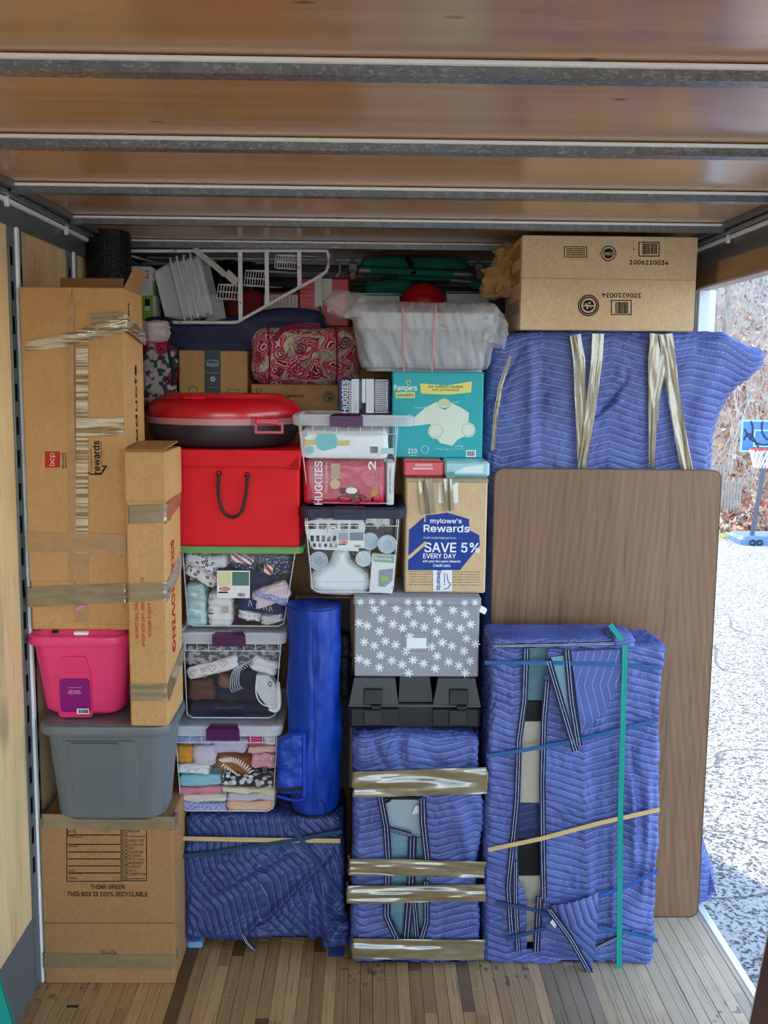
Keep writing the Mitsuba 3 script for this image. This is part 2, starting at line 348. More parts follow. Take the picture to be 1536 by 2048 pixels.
def ribbon(pts, wid, wrinkle=.0, seed=0, step=.007, m=13, up=None, thick=.0):
    "strip along 3-D points; wid a number or one per point, width along up (default: z); wrinkles push it along -y"
    p = np.asarray(pts, float); s = np.r_[0, np.cumsum(np.linalg.norm(np.diff(p, axis=0), axis=1))]
    n = max(2, int(s[-1] / step)); ss = np.linspace(0, s[-1], n)
    q = np.stack([np.interp(ss, s, p[:, k]) for k in range(3)], 1); w = np.interp(ss, s, np.broadcast_to(wid, (len(p),)))
    t = np.gradient(q, axis=0); t /= np.linalg.norm(t, axis=1, keepdims=True) + 1e-12
    if up is None: a = np.tile([0, 0, 1.0], (n, 1))
    elif isinstance(up, str):
        a = np.cross(t, [0, 1.0, 0]); a /= np.linalg.norm(a, axis=1, keepdims=True) + 1e-9
    else: a = np.tile(np.asarray(up, float), (n, 1))
    b = np.linspace(-.5, .5, m)
    nrm = np.cross(t, a); nrm /= np.linalg.norm(nrm, axis=1, keepdims=True) + 1e-9
    nrm *= np.where(nrm[:, 1:2] > 0, -1, 1)
    v = q[:, None] + (w[:, None] * b[None])[..., None] * a[:, None]
    if wrinkle:
        k = np.stack([ss[:, None] * 5 + b[None] * 1.6, b[None] * 5 + 0 * ss[:, None], 0 * ss[:, None] + seed + 0 * b[None]], -1)
        k2 = np.stack([ss[:, None] * 13 + b[None] * 5, b[None] * 11 + 0 * ss[:, None], 0 * ss[:, None] + seed + 3 + 0 * b[None]], -1)
        dd = (meshkit.fbm(k, 2, seed) - .5) * 2 * wrinkle + (meshkit.noise(k2, seed) - .5) * wrinkle * .6
        v = v + nrm[:, None] * dd[..., None]
    V = v.reshape(-1, 3); Fc = gridfaces(n, m)
    tm = trimesh.Trimesh(V, Fc, process=False)
    if thick:
        back = V - np.repeat(nrm, m, 0) * thick
        tm = trimesh.Trimesh(np.vstack([V, back]), np.vstack([Fc, Fc[:, ::-1] + len(V)]), process=False)
    return tm
def plate(poly, Y, depth=.001):
    "shapely polygon in (x, z) metres standing proud of the plane y = Y towards the camera"
    gs = [g for g in getattr(poly, 'geoms', [poly]) if g.geom_type == 'Polygon' and g.area > 1e-9]
    m = cat([trimesh.creation.extrude_polygon(g, depth, engine='earcut') for g in gs])
    v = m.vertices.copy(); m.vertices = np.stack([v[:, 0], Y - v[:, 2], v[:, 1]], 1); m.invert() if m.volume < 0 else None
    return m
def pxpoly(pts, Y): return sg.Polygon([(q[0], q[2]) for q in (at(a, b, Y) for a, b in pts)])
def pxrect(l, r, t, b, Y): return pxpoly([(l, t), (r, t), (r, b), (l, b)], Y)
def decal(t, name, poly, mat_, Y, depth=.0012, **k):
    gs = list(poly.geoms) if hasattr(poly, 'geoms') and 'bar' not in name else [poly]
    for g in gs:
        if g.area > 1e-8: r = part(t, name, plate(g, Y, depth), mat_, **k)
    return r
_txt = {}
def text_norm(s, bold):
    if (s, bold) not in _txt:
        m = meshkit.text_mesh(s, 1.0, .01, bold); b = m.bounds; v = m.vertices.copy()
        v[:, 0] = (v[:, 0] - (b[0, 0] + b[1, 0]) / 2) / (b[1, 0] - b[0, 0]); v[:, 1] = (v[:, 1] - (b[0, 1] + b[1, 1]) / 2) / (b[1, 1] - b[0, 1]); v[:, 2] = v[:, 2] / .01
        _txt[(s, bold)] = (v, m.faces)
    return _txt[(s, bold)]
def text_at(s, c, w, h, deg=0, face='f', depth=.0008, bold=False):
    "lettering w x h metres centred on point c; face f looks to -y, r looks to +x"
    v, f = text_norm(s, bold); a = math.radians(deg)
    x, y = v[:, 0] * w, v[:, 1] * h
    X, Yv = x * math.cos(a) - y * math.sin(a), x * math.sin(a) + y * math.cos(a)
    o = v[:, 2] * depth
    if face == 'f': p = np.stack([c[0] + X, c[1] - o, c[2] + Yv], 1)
    elif face == 'r': p = np.stack([c[0] + o, c[1] + X, c[2] + Yv], 1)
    return trimesh.Trimesh(p, f, process=False)
def ptext(t, name, s, m, cx, cy, w, h, Y, deg=0, bold=False, depth=.0008):
    "lettering measured in the photograph: centre, length and letter height in pixels"
    k = np.linalg.norm(at(cx + 10, cy, Y) - at(cx, cy, Y)) / 10; kz = abs(at(cx, cy + 10, Y)[2] - at(cx, cy, Y)[2]) / 10
    if abs(math.sin(math.radians(deg))) > .7: w, h = w * kz, h * k
    else: w, h = w * k, h * kz
    return part(t, name, text_at(s, at(cx, cy, Y), w, h, deg, 'f', depth, bold), m)
def bars(l, r, t, b, Y, n=18, seed=0):
    rg = np.random.default_rng(seed); e = np.cumsum(rg.uniform(.4, 1.6, 2 * n)); e = l + (r - l) * e / e[-1]
    return unary_union([pxrect(e[2 * i], e[2 * i + 1], t, b, Y) for i in range(n)])
def frame_px(l, r, t, b, Y, w=1.5): return pxrect(l, r, t, b, Y).difference(pxrect(l + w, r - w, t + w, b - w, Y))
def disc(cx, cy, rpx, Y, n=28):
    c = at(cx, cy, Y); k = np.linalg.norm(at(cx + 10, cy, Y) - c) / 10
    return sg.Point(c[0], c[2]).buffer(rpx * k, n // 4)
def ring_px(cx, cy, r1, r0, Y): return disc(cx, cy, r1, Y).difference(disc(cx, cy, r0, Y))
def bezier_poly(pts, Y, n=8): return pxpoly(pts, Y).buffer(.004).buffer(-.004)

# ---------------------------------------------------------------- the truck body (setting)
XL, XR, ZC, YF, YR = -1.118, 1.322, 2.636, 8.4, -.35
DOOR0, DOOR1, ZH = 1.45, 4.115, 2.445
labels['floor'] = {'kind': 'structure'}
solo('floor', box(XL - .05, XR + .02, YR, YF, -.16, -.012), flat(52, 40, 30, .8))
part('floor', 'deck', box(XL, XR, YR, 2.62, -.012, 0), 'floor_wood'); part('floor', 'deck', box(XL, XR, 3.92, YF, -.012, 0), 'floor_wood')
for row in range(int((XR - XL) / PLANK_W) + 1):
    xa = XL + row * PLANK_W; xb = min(xa + PLANK_W - .0012, XR)
    if xb - xa < .01: continue
    cut = [2.62 + .0] + sorted(RNG.uniform(2.85, 3.8, 1 + (row % 3 == 0)).tolist()) + [3.92]
    for a, b in zip(cut[:-1], cut[1:]):
        if b - a > .05: part('floor', 'plank', cbox(xa, xb, a, b - .001, -.012, RNG.uniform(-.0008, .0004), .0012), 'floor_wood')
part('floor', 'edge_trim', cbox(XR, XR + .03, YR, YF, -.17, .004, .003), 'bright_steel', label='bright metal sill along the open side')

labels['wall_left'] = {'kind': 'structure'}
solo('wall_left', box(XL - .06, XL - .012, YR, YF, -.16, 2.72), flat(70, 66, 60, .8))
posts = [3.235 + .61 * k for k in range(-5, 9)]
edges = [YR] + posts + [YF]
for a, b in zip(edges[:-1], edges[1:]):
    if b - a > .1: part('wall_left', 'panel', cbox(XL - .012, XL, a + .004, b - .004, .262, 2.54, .002), 'plywood_wall')
part('wall_left', 'kick_plate', cbox(XL - .012, XL + .002, YR, YF, 0, .262, .002), flat(96, 98, 100, .5, .4), label='grey kick plate')
for y in posts:
    if y < 2.5: continue
    k = part('wall_left', 'post', cbox(XL - .002, XL + .006, y - .060, y + .060, .0, 2.54, .002), 'dark_steel', label='grey metal logistic post')
    part(k, 'ridge', cbox(XL + .004, XL + .016, y - .014, y + .014, .0, 2.535, .005), 'bright_steel')
    for j in range(20):
        z = 2.44 - j * .105
        if z > .2: part(k, 'slot', box(XL + .0055, XL + .0068, y - .050, y - .030, z - .028, z + .028), flat(8, 8, 8, .9, .1)); part(k, 'slot', box(XL + .0055, XL + .0068, y + .030, y + .050, z - .075, z - .02), flat(8, 8, 8, .9, .1))
for y, z in ((3.19, 1.96), (3.19, 1.66), (3.19, 1.18), (3.19, .82), (3.19, .5)):
    m = trimesh.creation.icosphere(1, .005); m.apply_translation((XL + .001, y, z)); part('wall_left', 'screw', m, flat(120, 90, 60, .4, .5, .6))

labels['ceiling'] = {'kind': 'structure'}
solo('ceiling', box(XL - .06, XR + .08, YR, YF, ZC + .014, ZC + .09), flat(90, 80, 70, .8))
bows = [1.868 + .594 * k for k in range(-3, 12)]
edges = [YR] + bows + [YF]
for a, b in zip(edges[:-1], edges[1:]):
    part('ceiling', 'panel', cbox(XL, XR, a + .002, b - .002, ZC, ZC + .012, .001), 'plywood_ceiling')
for y in bows:
    k = part('ceiling', 'bow', cat([box(XL + .06, XR - .06, y, y + .003, ZC - .027, ZC), box(XL + .06, XR - .06, y, y + .04, ZC - .029, ZC - .026), box(XL + .06, XR - .06, y + .037, y + .04, ZC - .027, ZC)]), 'galvanised_steel', label='galvanised ceiling bow')
    part(k, 'lip', cbox(XL + .06, XR - .06, y - .014, y + .001, ZC - .010, ZC - .003, .001), flat(244, 244, 240, .5))
for nm, x, s in (('trim_1', XL, 1), ('trim_2', XR, -1)):
    labels[nm] = {'kind': 'structure'}
    X = lambda a, b: (min(x + s * a, x + s * b), max(x + s * a, x + s * b))
    solo(nm, box(*X(0, .012), YR, YF, 2.53, ZC), 'dark_steel')
    part(nm, 'cove', cbox(*X(.012, .030), YR, YF, 2.590, 2.604, .003), 'bright_steel')
    part(nm, 'cove', cbox(*X(.03, .055), YR, YF, 2.604, 2.615, .003), 'galvanised_steel')
    part(nm, 'flange', cbox(*X(.012, .075), YR, YF, 2.618, ZC, .002), 'dark_steel')
    for y in bows:
        if y > 1: part(nm, 'bracket', cbox(*X(.02, .034), y + .05, y + .062, 2.575, 2.607, .002), 'bright_steel')

labels['wall_right'] = {'kind': 'structure'}
solo('wall_right', cat([box(XR + .012, XR + .05, YR, DOOR0, -.16, 2.72), box(XR + .012, XR + .05, DOOR1 + .07, YF, -.16, 2.72), box(XR + .012, XR + .05, DOOR0, DOOR1 + .07, ZH + .006, 2.72)]), flat(200, 204, 206, .6))
part('wall_right', 'panel', cbox(XR, XR + .012, YR, DOOR0, 0, 2.54, .002), 'plywood_wall'); part('wall_right', 'panel', cbox(XR, XR + .012, DOOR1 + .07, YF, 0, 2.54, .002), 'plywood_wall')
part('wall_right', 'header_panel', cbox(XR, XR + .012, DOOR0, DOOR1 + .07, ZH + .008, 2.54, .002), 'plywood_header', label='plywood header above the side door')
part('wall_right', 'header_edge', cbox(XR - .001, XR + .06, DOOR0, DOOR1, ZH, ZH + .009, .002), flat(186, 160, 152, .5))
for px, py in ((1462, 485), (1457, 554)):
    d = C_F + C_R * (px - 768) / F_PX + C_U * (1024 - py) / F_PX; q = EYE + d * (XR / d[0])
    m = trimesh.creation.icosphere(2, .006); m.apply_translation(q); part('wall_right', 'bolt', m, flat(150, 110, 70, .4, .5, .5))
labels['door_1'] = {'kind': 'structure'}
solo('door_1', cbox(XR + .0, XR + .06, DOOR1, DOOR1 + .07, 0, ZH + .004, .004), flat(196, 208, 222, .4, .5))
part('door_1', 'track', cbox(XR + .004, XR + .05, DOOR1 - .02, DOOR1, 0, ZH, .003), flat(214, 224, 232, .4, .5))
part('door_1', 'track', cbox(XR + .055, XR + .08, DOOR1 + .0, DOOR1 + .03, 0, ZH, .003), flat(228, 234, 238, .4, .5))
labels['wall_front'] = {'kind': 'structure'}
solo('wall_front', box(XL - .06, XR + .05, YF, YF + .05, -.16, 2.72), 'plywood_wall')

# ---------------------------------------------------------------- cardboard boxes, left column
def carton(name, label, x0, x1, y0, y1, z0, z1, m='cardboard_tan', group=None):
    t = thing(name, label, 'cardboard box', group)
    part(t, 'body', cbox(x0, x1, y0, y1, z0, z1, .005), m)
    return t
def htape(t, l, r, top, bot, Y, m='tape_grey', wr=.0012, seed=0, y1=None, slope=0, dy=.0025, nm='tape', wrap=True):
    a, b = at(l, (top + bot) / 2, Y), at(r, (top + bot) / 2 + slope, Y); w = abs(at(l, top, Y)[2] - at(l, bot, Y)[2])
    pts = [(a[0], Y - dy, a[2]), (b[0], Y - dy, b[2])]
    if wrap: pts = [(a[0] - .001, Y + .02, a[2])] + pts + [(b[0] + .002, Y - dy, b[2]), (b[0] + .002, Y + .06, b[2])]
    return part(t, nm, ribbon(pts, w, wr, seed), m, smooth=True)

Y = 3.22
x0, x1, z0, z1 = fr(84, 347, 1638, 1966, Y, 0)
C1T = z1
t = carton('moving_box', 'large brown moving carton with printed room checklist standing on the floor by the left wall', x0, x1, Y, Y + .5, 0, z1, 'cardboard_brown_shaded')
htape(t, 83, 348, 1627, 1655, Y + .0, 'tape_grey', .0006, 1, slope=6); htape(t, 86, 348, 1906, 1934, Y, 'tape_grey', .0006, 2, slope=4)
decal(t, 'tape_tab', pxpoly([(200, 1652), (224, 1654), (222, 1661), (212, 1666), (202, 1661)], Y - .003), 'tape_grey', Y - .003)
decal(t, 'crease', pxrect(86, 348, 1845, 1847, Y), flat(120, 86, 54, .9), Y)
part(t, 'side_seam', cbox(x1 - .001, x1 + .004, Y + .005, Y + .012, .02, z1 - .03, .001), 'cardboard_brown_shaded')
decal(t, 'form_print', unary_union([frame_px(133, 243, 1653, 1763, Y, 1.4), frame_px(245, 294, 1650, 1762, Y, 1.4), frame_px(135, 151, 1655, 1671, Y, 1)] + [pxrect(136, 240, y, y + 1.5, Y) for y in (1669, 1688, 1703, 1717, 1731, 1745)] + [ring_px(252, y, 3.6, 2.6, Y) for y in (1663, 1671, 1681, 1689, 1696, 1704, 1711, 1718, 1726, 1733, 1741, 1748, 1756)] + [pxrect(257, 290, y, y + .9, Y) for y in (1672, 1757)] + [pxrect(272, 290, 1718.5, 1719.4, Y)]), INK, Y)
for i, (s, w) in enumerate((('MASTER', 22), (None, 0), ('FAMILY RM', 30), ('LIVING RM', 29), ('DEN', 12), ('DINING RM', 29), ('KITCHEN', 24), ('BATH', 13), ('BASEMENT', 30), ('GARAGE', 24), ('ATTIC', 16), ('LAUNDRY RM', 34))):
    y = (1662, 0, 1681, 1689, 1696, 1704, 1711, 1718, 1726, 1733, 1741, 1748)[i]
    if s: ptext(t, 'lettering', s, INK, 257 + w / 2, y, w, 5, Y)
for s, cx, cy, w in (('BEDROOMS', 262, 1654.5, 29), ('ROOM', 143, 1663, 11), ('CONTENTS', 150, 1674, 27), ('CONTENTS', 146, 1692.5, 20), ('SPECIAL', 144, 1742, 15), ('INSTRUCTIONS', 150, 1746.5, 28), ('FRAGILE', 145, 1756, 19)):
    ptext(t, 'lettering', s, INK, cx, cy, w, 3.6, Y)
ptext(t, 'lettering', 'THINK GREEN', INK, 215, 1773.5, 68, 9, Y, bold=True); ptext(t, 'lettering', 'THIS BOX IS 100% RECYCLABLE', INK, 215, 1788, 160, 9.5, Y, bold=True)
ptext(t, 'lettering', '9614336', INK, 217, 1904, 31, 8, Y)

# grey tote on the moving box, pink tote and mirror carton on the grey tote
GREY = flat(106, 110, 111, .42, .45)
def tote(name, label, tl, tr, bl, br, top, bot, Yf, depth, z0, m, lid_px, panel, lid=True, lidm=None):
    "tl/tr: body edges below the rim, bl/br: at the foot; lid_px: rim l, r, t, b"
    zt = at((tl + tr) / 2, top, Yf)[2]; xa, xb = at(tl, top, Yf)[0], at(tr, top, Yf)[0]; xc, xd = at(bl, bot, Yf)[0], at(br, bot, Yf)[0]
    t = thing(name, label, 'storage tote'); y1 = Yf + depth; ins = .035
    part(t, 'body', loft([(xc + .02, xd - .02, Yf + ins + .02, y1 - ins - .02, z0, .05), (xc, xd, Yf + ins, y1 - ins, z0 + .02, .055), (xa, xb, Yf, y1, zt, .05)]), m, smooth=40)
    rl, rr, rt, rb = lid_px; ra, rc = at(rl, rb, Yf)[0], at(rr, rb, Yf)[0]; zr0, zr1 = at(rl, rb, Yf)[2], at(rl, rt, Yf)[2]
    part(t, 'rim', loft([(xa - .002, xb + .002, Yf - .004, y1 + .004, zr0 + .012, .05), (ra + .004, rc - .004, Yf - .020, y1 + .02, zr0, .06), (ra, rc, Yf - .026, y1 + .026, zr0 + .01, .06), (ra + .003, rc - .003, Yf - .022, y1 + .022, zr1 - .006, .06), (ra + .02, rc - .02, Yf - .006, y1 + .006, zr1, .05), (ra + .05, rc - .05, Yf + .03, y1 - .03, zr1 + .0, .04), (ra + .06, rc - .06, Yf + .04, y1 - .04, zr1 - .004, .04)], cap0=False, cap1=True), lidm or m, smooth=35)
    return t, zr1, (xa, xb, xc, xd, zt)
Yg = 3.16
gt, GTOP, g = tote('grey_tote', 'large grey plastic tote with a wide rim sitting on the brown moving carton', 88, 334, 105, 322, 1472, 1625, Yg, .27, C1T + .001, GREY, (75, 345, 1446, 1468), None)
def body_panel(t, pts, Yf, zt, z0, ins, m, d=.008, nm='recess_panel'):
    "raised panel that follows the tote's sloping front"
    poly = pxpoly(pts, Yf); e = trimesh.creation.extrude_polygon(poly.buffer(-.012).buffer(.012), d, engine='earcut'); e = e.subdivide().subdivide()
    v = e.vertices.copy(); s = np.clip((zt - v[:, 1]) / (zt - z0 - .02), 0, 1)
    e.vertices = np.stack([v[:, 0], Yf + s * ins - v[:, 2] + .001, v[:, 1]], 1); e.invert() if e.volume < 0 else None
    return part(t, nm, e, m)
body_panel(gt, [(120, 1482), (270, 1482), (275, 1490), (275, 1618), (130, 1618), (135, 1500)], Yg, g[4], C1T, .035, GREY, .010)
body_panel(gt, [(140, 1484), (243, 1484), (246, 1612), (150, 1612)], Yg, g[4], C1T, .035, flat(100, 104, 106, .42, .45), .022)
PINK = flat(234, 62, 118, .42, .5)
Yp = 3.19
pt, PTOP, g = tote('pink_tote', 'bright pink plastic tote with purple label, under the tallest cardboard box', 60, 252, 78, 238, 1292, 1450, Yp, .42, GTOP + .001, PINK, (51, 257, 1268, 1290), None)
part(pt, 'lid_top', loft([(at(58, 1270, Yp)[0], at(250, 1270, Yp)[0], Yp - .005, Yp + .42, PTOP - .001, .05), (at(66, 1262, Yp)[0], at(243, 1262, Yp)[0], Yp + .01, Yp + .41, PTOP + .012, .05)], cap1=True), PINK, smooth=30)
PTOP += .012
body_panel(pt, [(120, 1313), (172, 1313), (180, 1350), (181, 1440), (112, 1440), (115, 1350)], Yp, g[4], GTOP, .035, flat(226, 54, 110, .42, .5), .012)
lb = body_panel(pt, [(118, 1358), (178, 1358), (179, 1428), (118, 1428)], Yp, g[4], GTOP, .035, flat(138, 12, 112, .35, .4), .0165, 'label'); labels[lb] = {'label': 'purple paper label'}
def on_slope(Yf, ins, zt, z0, py): z = at(768, py, Yf)[2]; return Yf + np.clip((zt - z) / (zt - z0 - .02), 0, 1) * ins - .0160
yy = on_slope(Yp, .035, g[4], GTOP, 1400)
for s, cy, w in (('14 gallon tote', 1375, 27), ('use and care', 1381, 20), ('stack with lid on', 1384, 27), ('keep upright', 1387, 24)): ptext(pt, 'lettering', s, flat(226, 190, 224, .6), 149, cy, w, 2.6, on_slope(Yp, .035, g[4], GTOP, cy))
decal(pt, 'barcode', pxrect(154, 178, 1417, 1428, yy + .0035), WHITE, yy + .0035); decal(pt, 'barcode_bars', bars(156, 176, 1419, 1426, yy + .002, 12, 3), INK, yy + .0022)
part(pt, 'lid_clip', cbox(at(145, 1262, Yp - .02)[0], at(174, 1262, Yp - .02)[0], Yp - .012, Yp + .02, PTOP - .012, PTOP - .002, .002), WHITE, label='white clip on the lid')
part(pt, 'hinge', cbox(at(99, 1259, Yp - .02)[0], at(112, 1259, Yp - .02)[0], Yp - .004, Yp + .03, PTOP - .008, PTOP + .0, .002), flat(20, 14, 18))

# tallest carton
Y = 3.2
x0, x1, z0, z1 = fr(51, 253, 574, 1255, Y, PTOP)
BX1, BTOP = x1, z1
t = carton('tall_cardboard_box', 'tallest cardboard box, banded with shiny tape, standing on the pink tote', x0, x1, Y, Y + .27, z0, z1, 'cardboard_tan')
xs = at(149, 800, Y)[0]; zs = at(100, 1162, Y)[2]
part(t, 'front_flap', cbox(x0 + .001, xs, Y - .006, Y - .0005, zs, z1 - .002, .002), 'cardboard_tan')
part(t, 'front_flap', cbox(xs + .004, x1 - .001, Y - .004, Y - .0005, z0 + .02, z1 - .002, .002), 'cardboard_tan')
Yt = Y - .007
part(t, 'open_flap', rot(cbox(at(107, 560, 3.4)[0], at(236, 560, 3.4)[0], Y + .262, Y + .268, z1 - .005, z1 + .055, .001), -12, [1, 0, 0], (0, Y + .265, z1)), 'cardboard_brown_shaded')
part(t, 'open_flap', rot(cbox(x1 - .005, x1 + .0, Y + .03, Y + .2, z1 - .008, z1 + .075, .001), 28, [0, 1, 0], (x1, Y + .1, z1)), 'cardboard_brown_shaded')
htape(t, 53, 252, 1063, 1102, Yt + .001, 'tape_brown', .0003, 3, slope=6, wrap=False)
decal(t, 'tape', pxrect(137, 148, 590, 1165, Yt), 'tape_brown', Yt); decal(t, 'tape', pxrect(152, 176, 1105, 1245, Yt), 'tape_brown', Yt + .002)
decal(t, 'shiny_tape', pxrect(152, 176, 690, 1110, Yt), 'tape_clear_glints', Yt + .001, label='clear shiny tape'); decal(t, 'shiny_tape', pxrect(176, 247, 836, 872, Yt), 'tape_clear_glints', Yt + .001)
def freetape(t, pts, wpx, Y, m, wr, seed, nm='tape', up='n', dy=.004, wrapr=None):
    P3 = [at(a, b, Y) - np.array([0, dy, 0]) for a, b in pts]; k = np.linalg.norm(at(pts[0][0] + 10, pts[0][1], Y) - at(*pts[0], Y)) / 10
    if wrapr: q = P3[-1]; P3 = P3 + [np.array([q[0] + .004, Y + .003, q[2] + wrapr[1] * .02]), np.array([q[0] + .004, Y + wrapr[0], q[2] + wrapr[1]])]
    return part(t, nm, ribbon(P3, [w * k for w in (wpx if hasattr(wpx, '__len__') else [wpx] * len(P3))][:len(P3)] if hasattr(wpx, '__len__') else wpx * k, wr, seed, up='n' if not wrapr else None), m, smooth=True)
freetape(t, [(52, 695), (150, 676), (252, 646)], [22, 26, 32, 32, 26], Yt, 'tape_clear_glints', .004, 5, wrapr=(.26, -.04))
freetape(t, [(184, 642), (250, 636)], 24, Yt, 'tape_grey', .003, 6)
htape(t, 53, 253, 1176, 1214, Yt + .001, 'tape_grey', .003, 7, slope=-10)
decal(t, 'pink_scrap', pxpoly([(150, 1222), (154, 1213), (168, 1209), (170, 1212), (160, 1219)], Yt - .006), flat(222, 120, 170), Yt - .006)
decal(t, 'printed_square', pxrect(90, 120, 903, 935, Yt + .001), flat(178, 48, 36, .8), Yt + .001, label='red printed square')
ptext(t, 'lettering', 'bcp', flat(232, 206, 176, .8), 105, 919, 26, 13, Yt - .0002, 90)
ptext(t, 'lettering', 'BEST CHOICE', INK, 126, 921, 31, 4, Yt + .001, 90, bold=True); ptext(t, 'lettering', 'PRODUCTS', INK, 131.5, 921, 31, 4, Yt + .001, 90, bold=True)
Y2 = Y - .0045
ptext(t, 'lettering', 'rewards', INK, 193, 915, 66, 14, Y2, 90, bold=True); ptext(t, 'lettering', 'mylowes rewards', INK, 183, 921, 44, 3, Y2, 90); ptext(t, 'lettering', 'join free today', INK, 203, 905, 46, 3, Y2, 90)
po = [(177, 945), (181, 948), (201, 948), (212, 932), (203, 932)]
decal(t, 'printed_house', unary_union([pxpoly([a, b, (b[0] + 1, b[1] + 1), (a[0] + 1, a[1] + 1)], Y2).buffer(.0012) for a, b in zip(po[:-1], po[1:])]), INK, Y2)
zc = at(270, 860, 3.3)[2]
part(t, 'lettering', text_at('bcproducts', (x1 + .0006, Y + .15, zc), .42, .035, -90 + 180, 'r'), INK); part(t, 'lettering', text_at('THIS', (x1 + .0006, Y + .07, at(258, 622, 3.25)[2]), .055, .014, -90, 'r', .0008, True), INK)

# mirror carton
Y = 3.13
x0, x1, z0, z1 = fr(256, 333, 997, 1448, Y, GTOP + .001)
zt = at(290, 903, Y)[2]
if x0 < BX1 + .002: x0 = BX1 + .002
t = carton('mirror_box', 'tall narrow mirror carton with red printed words, beside the pink tote', x0, x1, Y, Y + .26, z0, z1, 'cardboard_tan')
part(t, 'sleeve', cbox(x0 - .001, x1 + .006, Y - .006, Y + .262, z1 - .01, zt, .004), 'cardboard_tan')
part(t, 'top_flap', rot(cbox(x0 + .002, x1 - .002, Y + .002, Y + .25, zt + .001, zt + .006, .001), 3, [1, 0, 0], (0, Y, zt)), 'cardboard_brown_shaded')
htape(t, 256, 333, 1011, 1048, Y, 'tape_grey', .002, 11, slope=-4); htape(t, 256, 333, 1168, 1204, Y, 'tape_grey', .002, 12, slope=-4); htape(t, 260, 333, 1367, 1402, Y, 'tape_grey', .002, 13)
for z, dz in ((1030, .05), (1186, .09), (1385, .09)):
    zz = at(333, z, Y)[2]; part(t, 'tape', ribbon([(x1 + .002, Y, zz), (x1 + .002, Y + .26, zz + dz * .65)], .06, .002, int(z)), 'tape_grey', smooth=True)
REDINK = flat(176, 42, 20, .8, .2)
ptext(t, 'lettering', 'DO NOT LOAD 4 PIECE MIRROR', REDINK, 299, 1228, 90 * 1.7, 8, Y, -90, bold=True) if False else None
ptext(t, 'lettering', '4 PIECE MIRROR', REDINK, 299, 1240, 68, 6.5, Y, -90, bold=True); ptext(t, 'lettering', 'CEED THIS SIZE 40X60', REDINK, 286, 1247, 92, 6.5, Y, -90, bold=True); ptext(t, 'lettering', 'TING THIS CARTON', REDINK, 273, 1240, 74, 6.5, Y, -90, bold=True); ptext(t, 'lettering', 'DO', REDINK, 284, 1160, 10, 6.5, Y, -90, bold=True)
part(t, 'lettering', text_at('MOVING', (x1 + .0006, Y + .11, at(340, 1235, 3.2)[2]), .25, .05, -90, 'r', .0008, True), REDINK); part(t, 'lettering', text_at('BOX KIT', (x1 + .0006, Y + .11, at(340, 1125, 3.2)[2]), .13, .05, -90, 'r', .0008, True), REDINK)

# ---------------------------------------------------------------- second row of cartons behind (support what stands on top)
def P3x(px, py, Y): return at(px, py, Y)[0]
Z2 = at(600, 829, 4.04)[2]
carton('storage_carton', 'plain brown carton in the back row, holding up the black foam roller', -1.06, -.62, 3.98, 4.6, 0, Z2, 'cardboard_brown_shaded')
carton('storage_carton', 'plain brown carton in the back row behind the red fabric box', -.6, -.06, 4.02, 4.75, 0, Z2, 'cardboard_brown_shaded')
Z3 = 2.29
carton('storage_carton', 'plain brown carton in the back row under the folded green canvas cart', -.05, .44, 4.12, 5.1, 0, Z3, 'cardboard_brown_shaded')
carton('storage_carton', 'plain brown carton at the back under the red and white boxes', -.6, -.06, 4.44, 4.7, Z2, 2.30, 'cardboard_brown_shaded')

# ---------------------------------------------------------------- quilted blankets
def blanket(x0, x1, y0, y1, z0, z1, r, h, seed, m='blanket_blue', ang=0, folds=(), holes=(), warp=None, fine='flrt', puff=.0045, wob=.013, pucker=.005, scl=1.0):
    V, Fc, N, U, L = softbox(x0, x1, y0, y1, z0, z1, r, h, fine)
    a = math.radians(ang); UU = np.stack([U[:, 0] * math.cos(a) - U[:, 1] * math.sin(a), U[:, 0] * math.sin(a) + U[:, 1] * math.cos(a)], 1) * scl
    UU = UU + .022 * np.stack([meshkit.fbm(np.c_[U * 5, 0 * U[:, 0] + seed], 2, seed), meshkit.fbm(np.c_[U * 5, 0 * U[:, 0] + seed + 5], 2, seed + 3)], 1)
    d = quilt_relief(UU, seed, puff, pucker)
    d += wob * (meshkit.fbm(np.c_[U[:, 0] * 7, U[:, 1] * 4, 0 * U[:, 0] + seed], 3, seed) - .5) * 2
    for (ax, az, bx, bz, amp, wd) in folds:
        A, B = np.array([ax, az]), np.array([bx, bz]); ab = B - A; ln = np.linalg.norm(ab); n2 = np.array([-ab[1], ab[0]]) / ln
        s = np.clip(((U - A) @ ab) / ln ** 2, 0, 1); cl = A + s[:, None] * ab; dist = np.linalg.norm(U - cl, axis=1)
        sd = (U - A) @ n2; fade = np.sin(np.clip(s, .02, .98) * np.pi) ** .4
        d += fade * (amp * np.exp(-(dist / wd) ** 2) - .5 * abs(amp) * np.exp(-((dist - 1.8 * wd) / wd) ** 2) * (sd > 0))
    d = np.where(np.isin(L, [ord('k'), ord('b')]), 0, d)
    P = V + N * d[:, None]
    P[:, 2] = np.maximum(P[:, 2], z0 + .0005)
    P[:, 1] = np.minimum(P[:, 1], y1)
    if warp is not None: P = warp(P, U, L)
    if holes:
        cen = U[Fc].mean(1); front = L[Fc[:, 0]] == ord('f'); keep = np.ones(len(Fc), bool)
        from shapely import contains_xy
        for h_ in holes: keep &= ~(front & contains_xy(h_, cen[:, 0], cen[:, 1]))
        Fc = Fc[keep]
    return trimesh.Trimesh(P, Fc, process=False), UU
NAVY_TRIM = flat(26, 30, 58, .7, .3); THREAD = flat(206, 208, 226, .8)
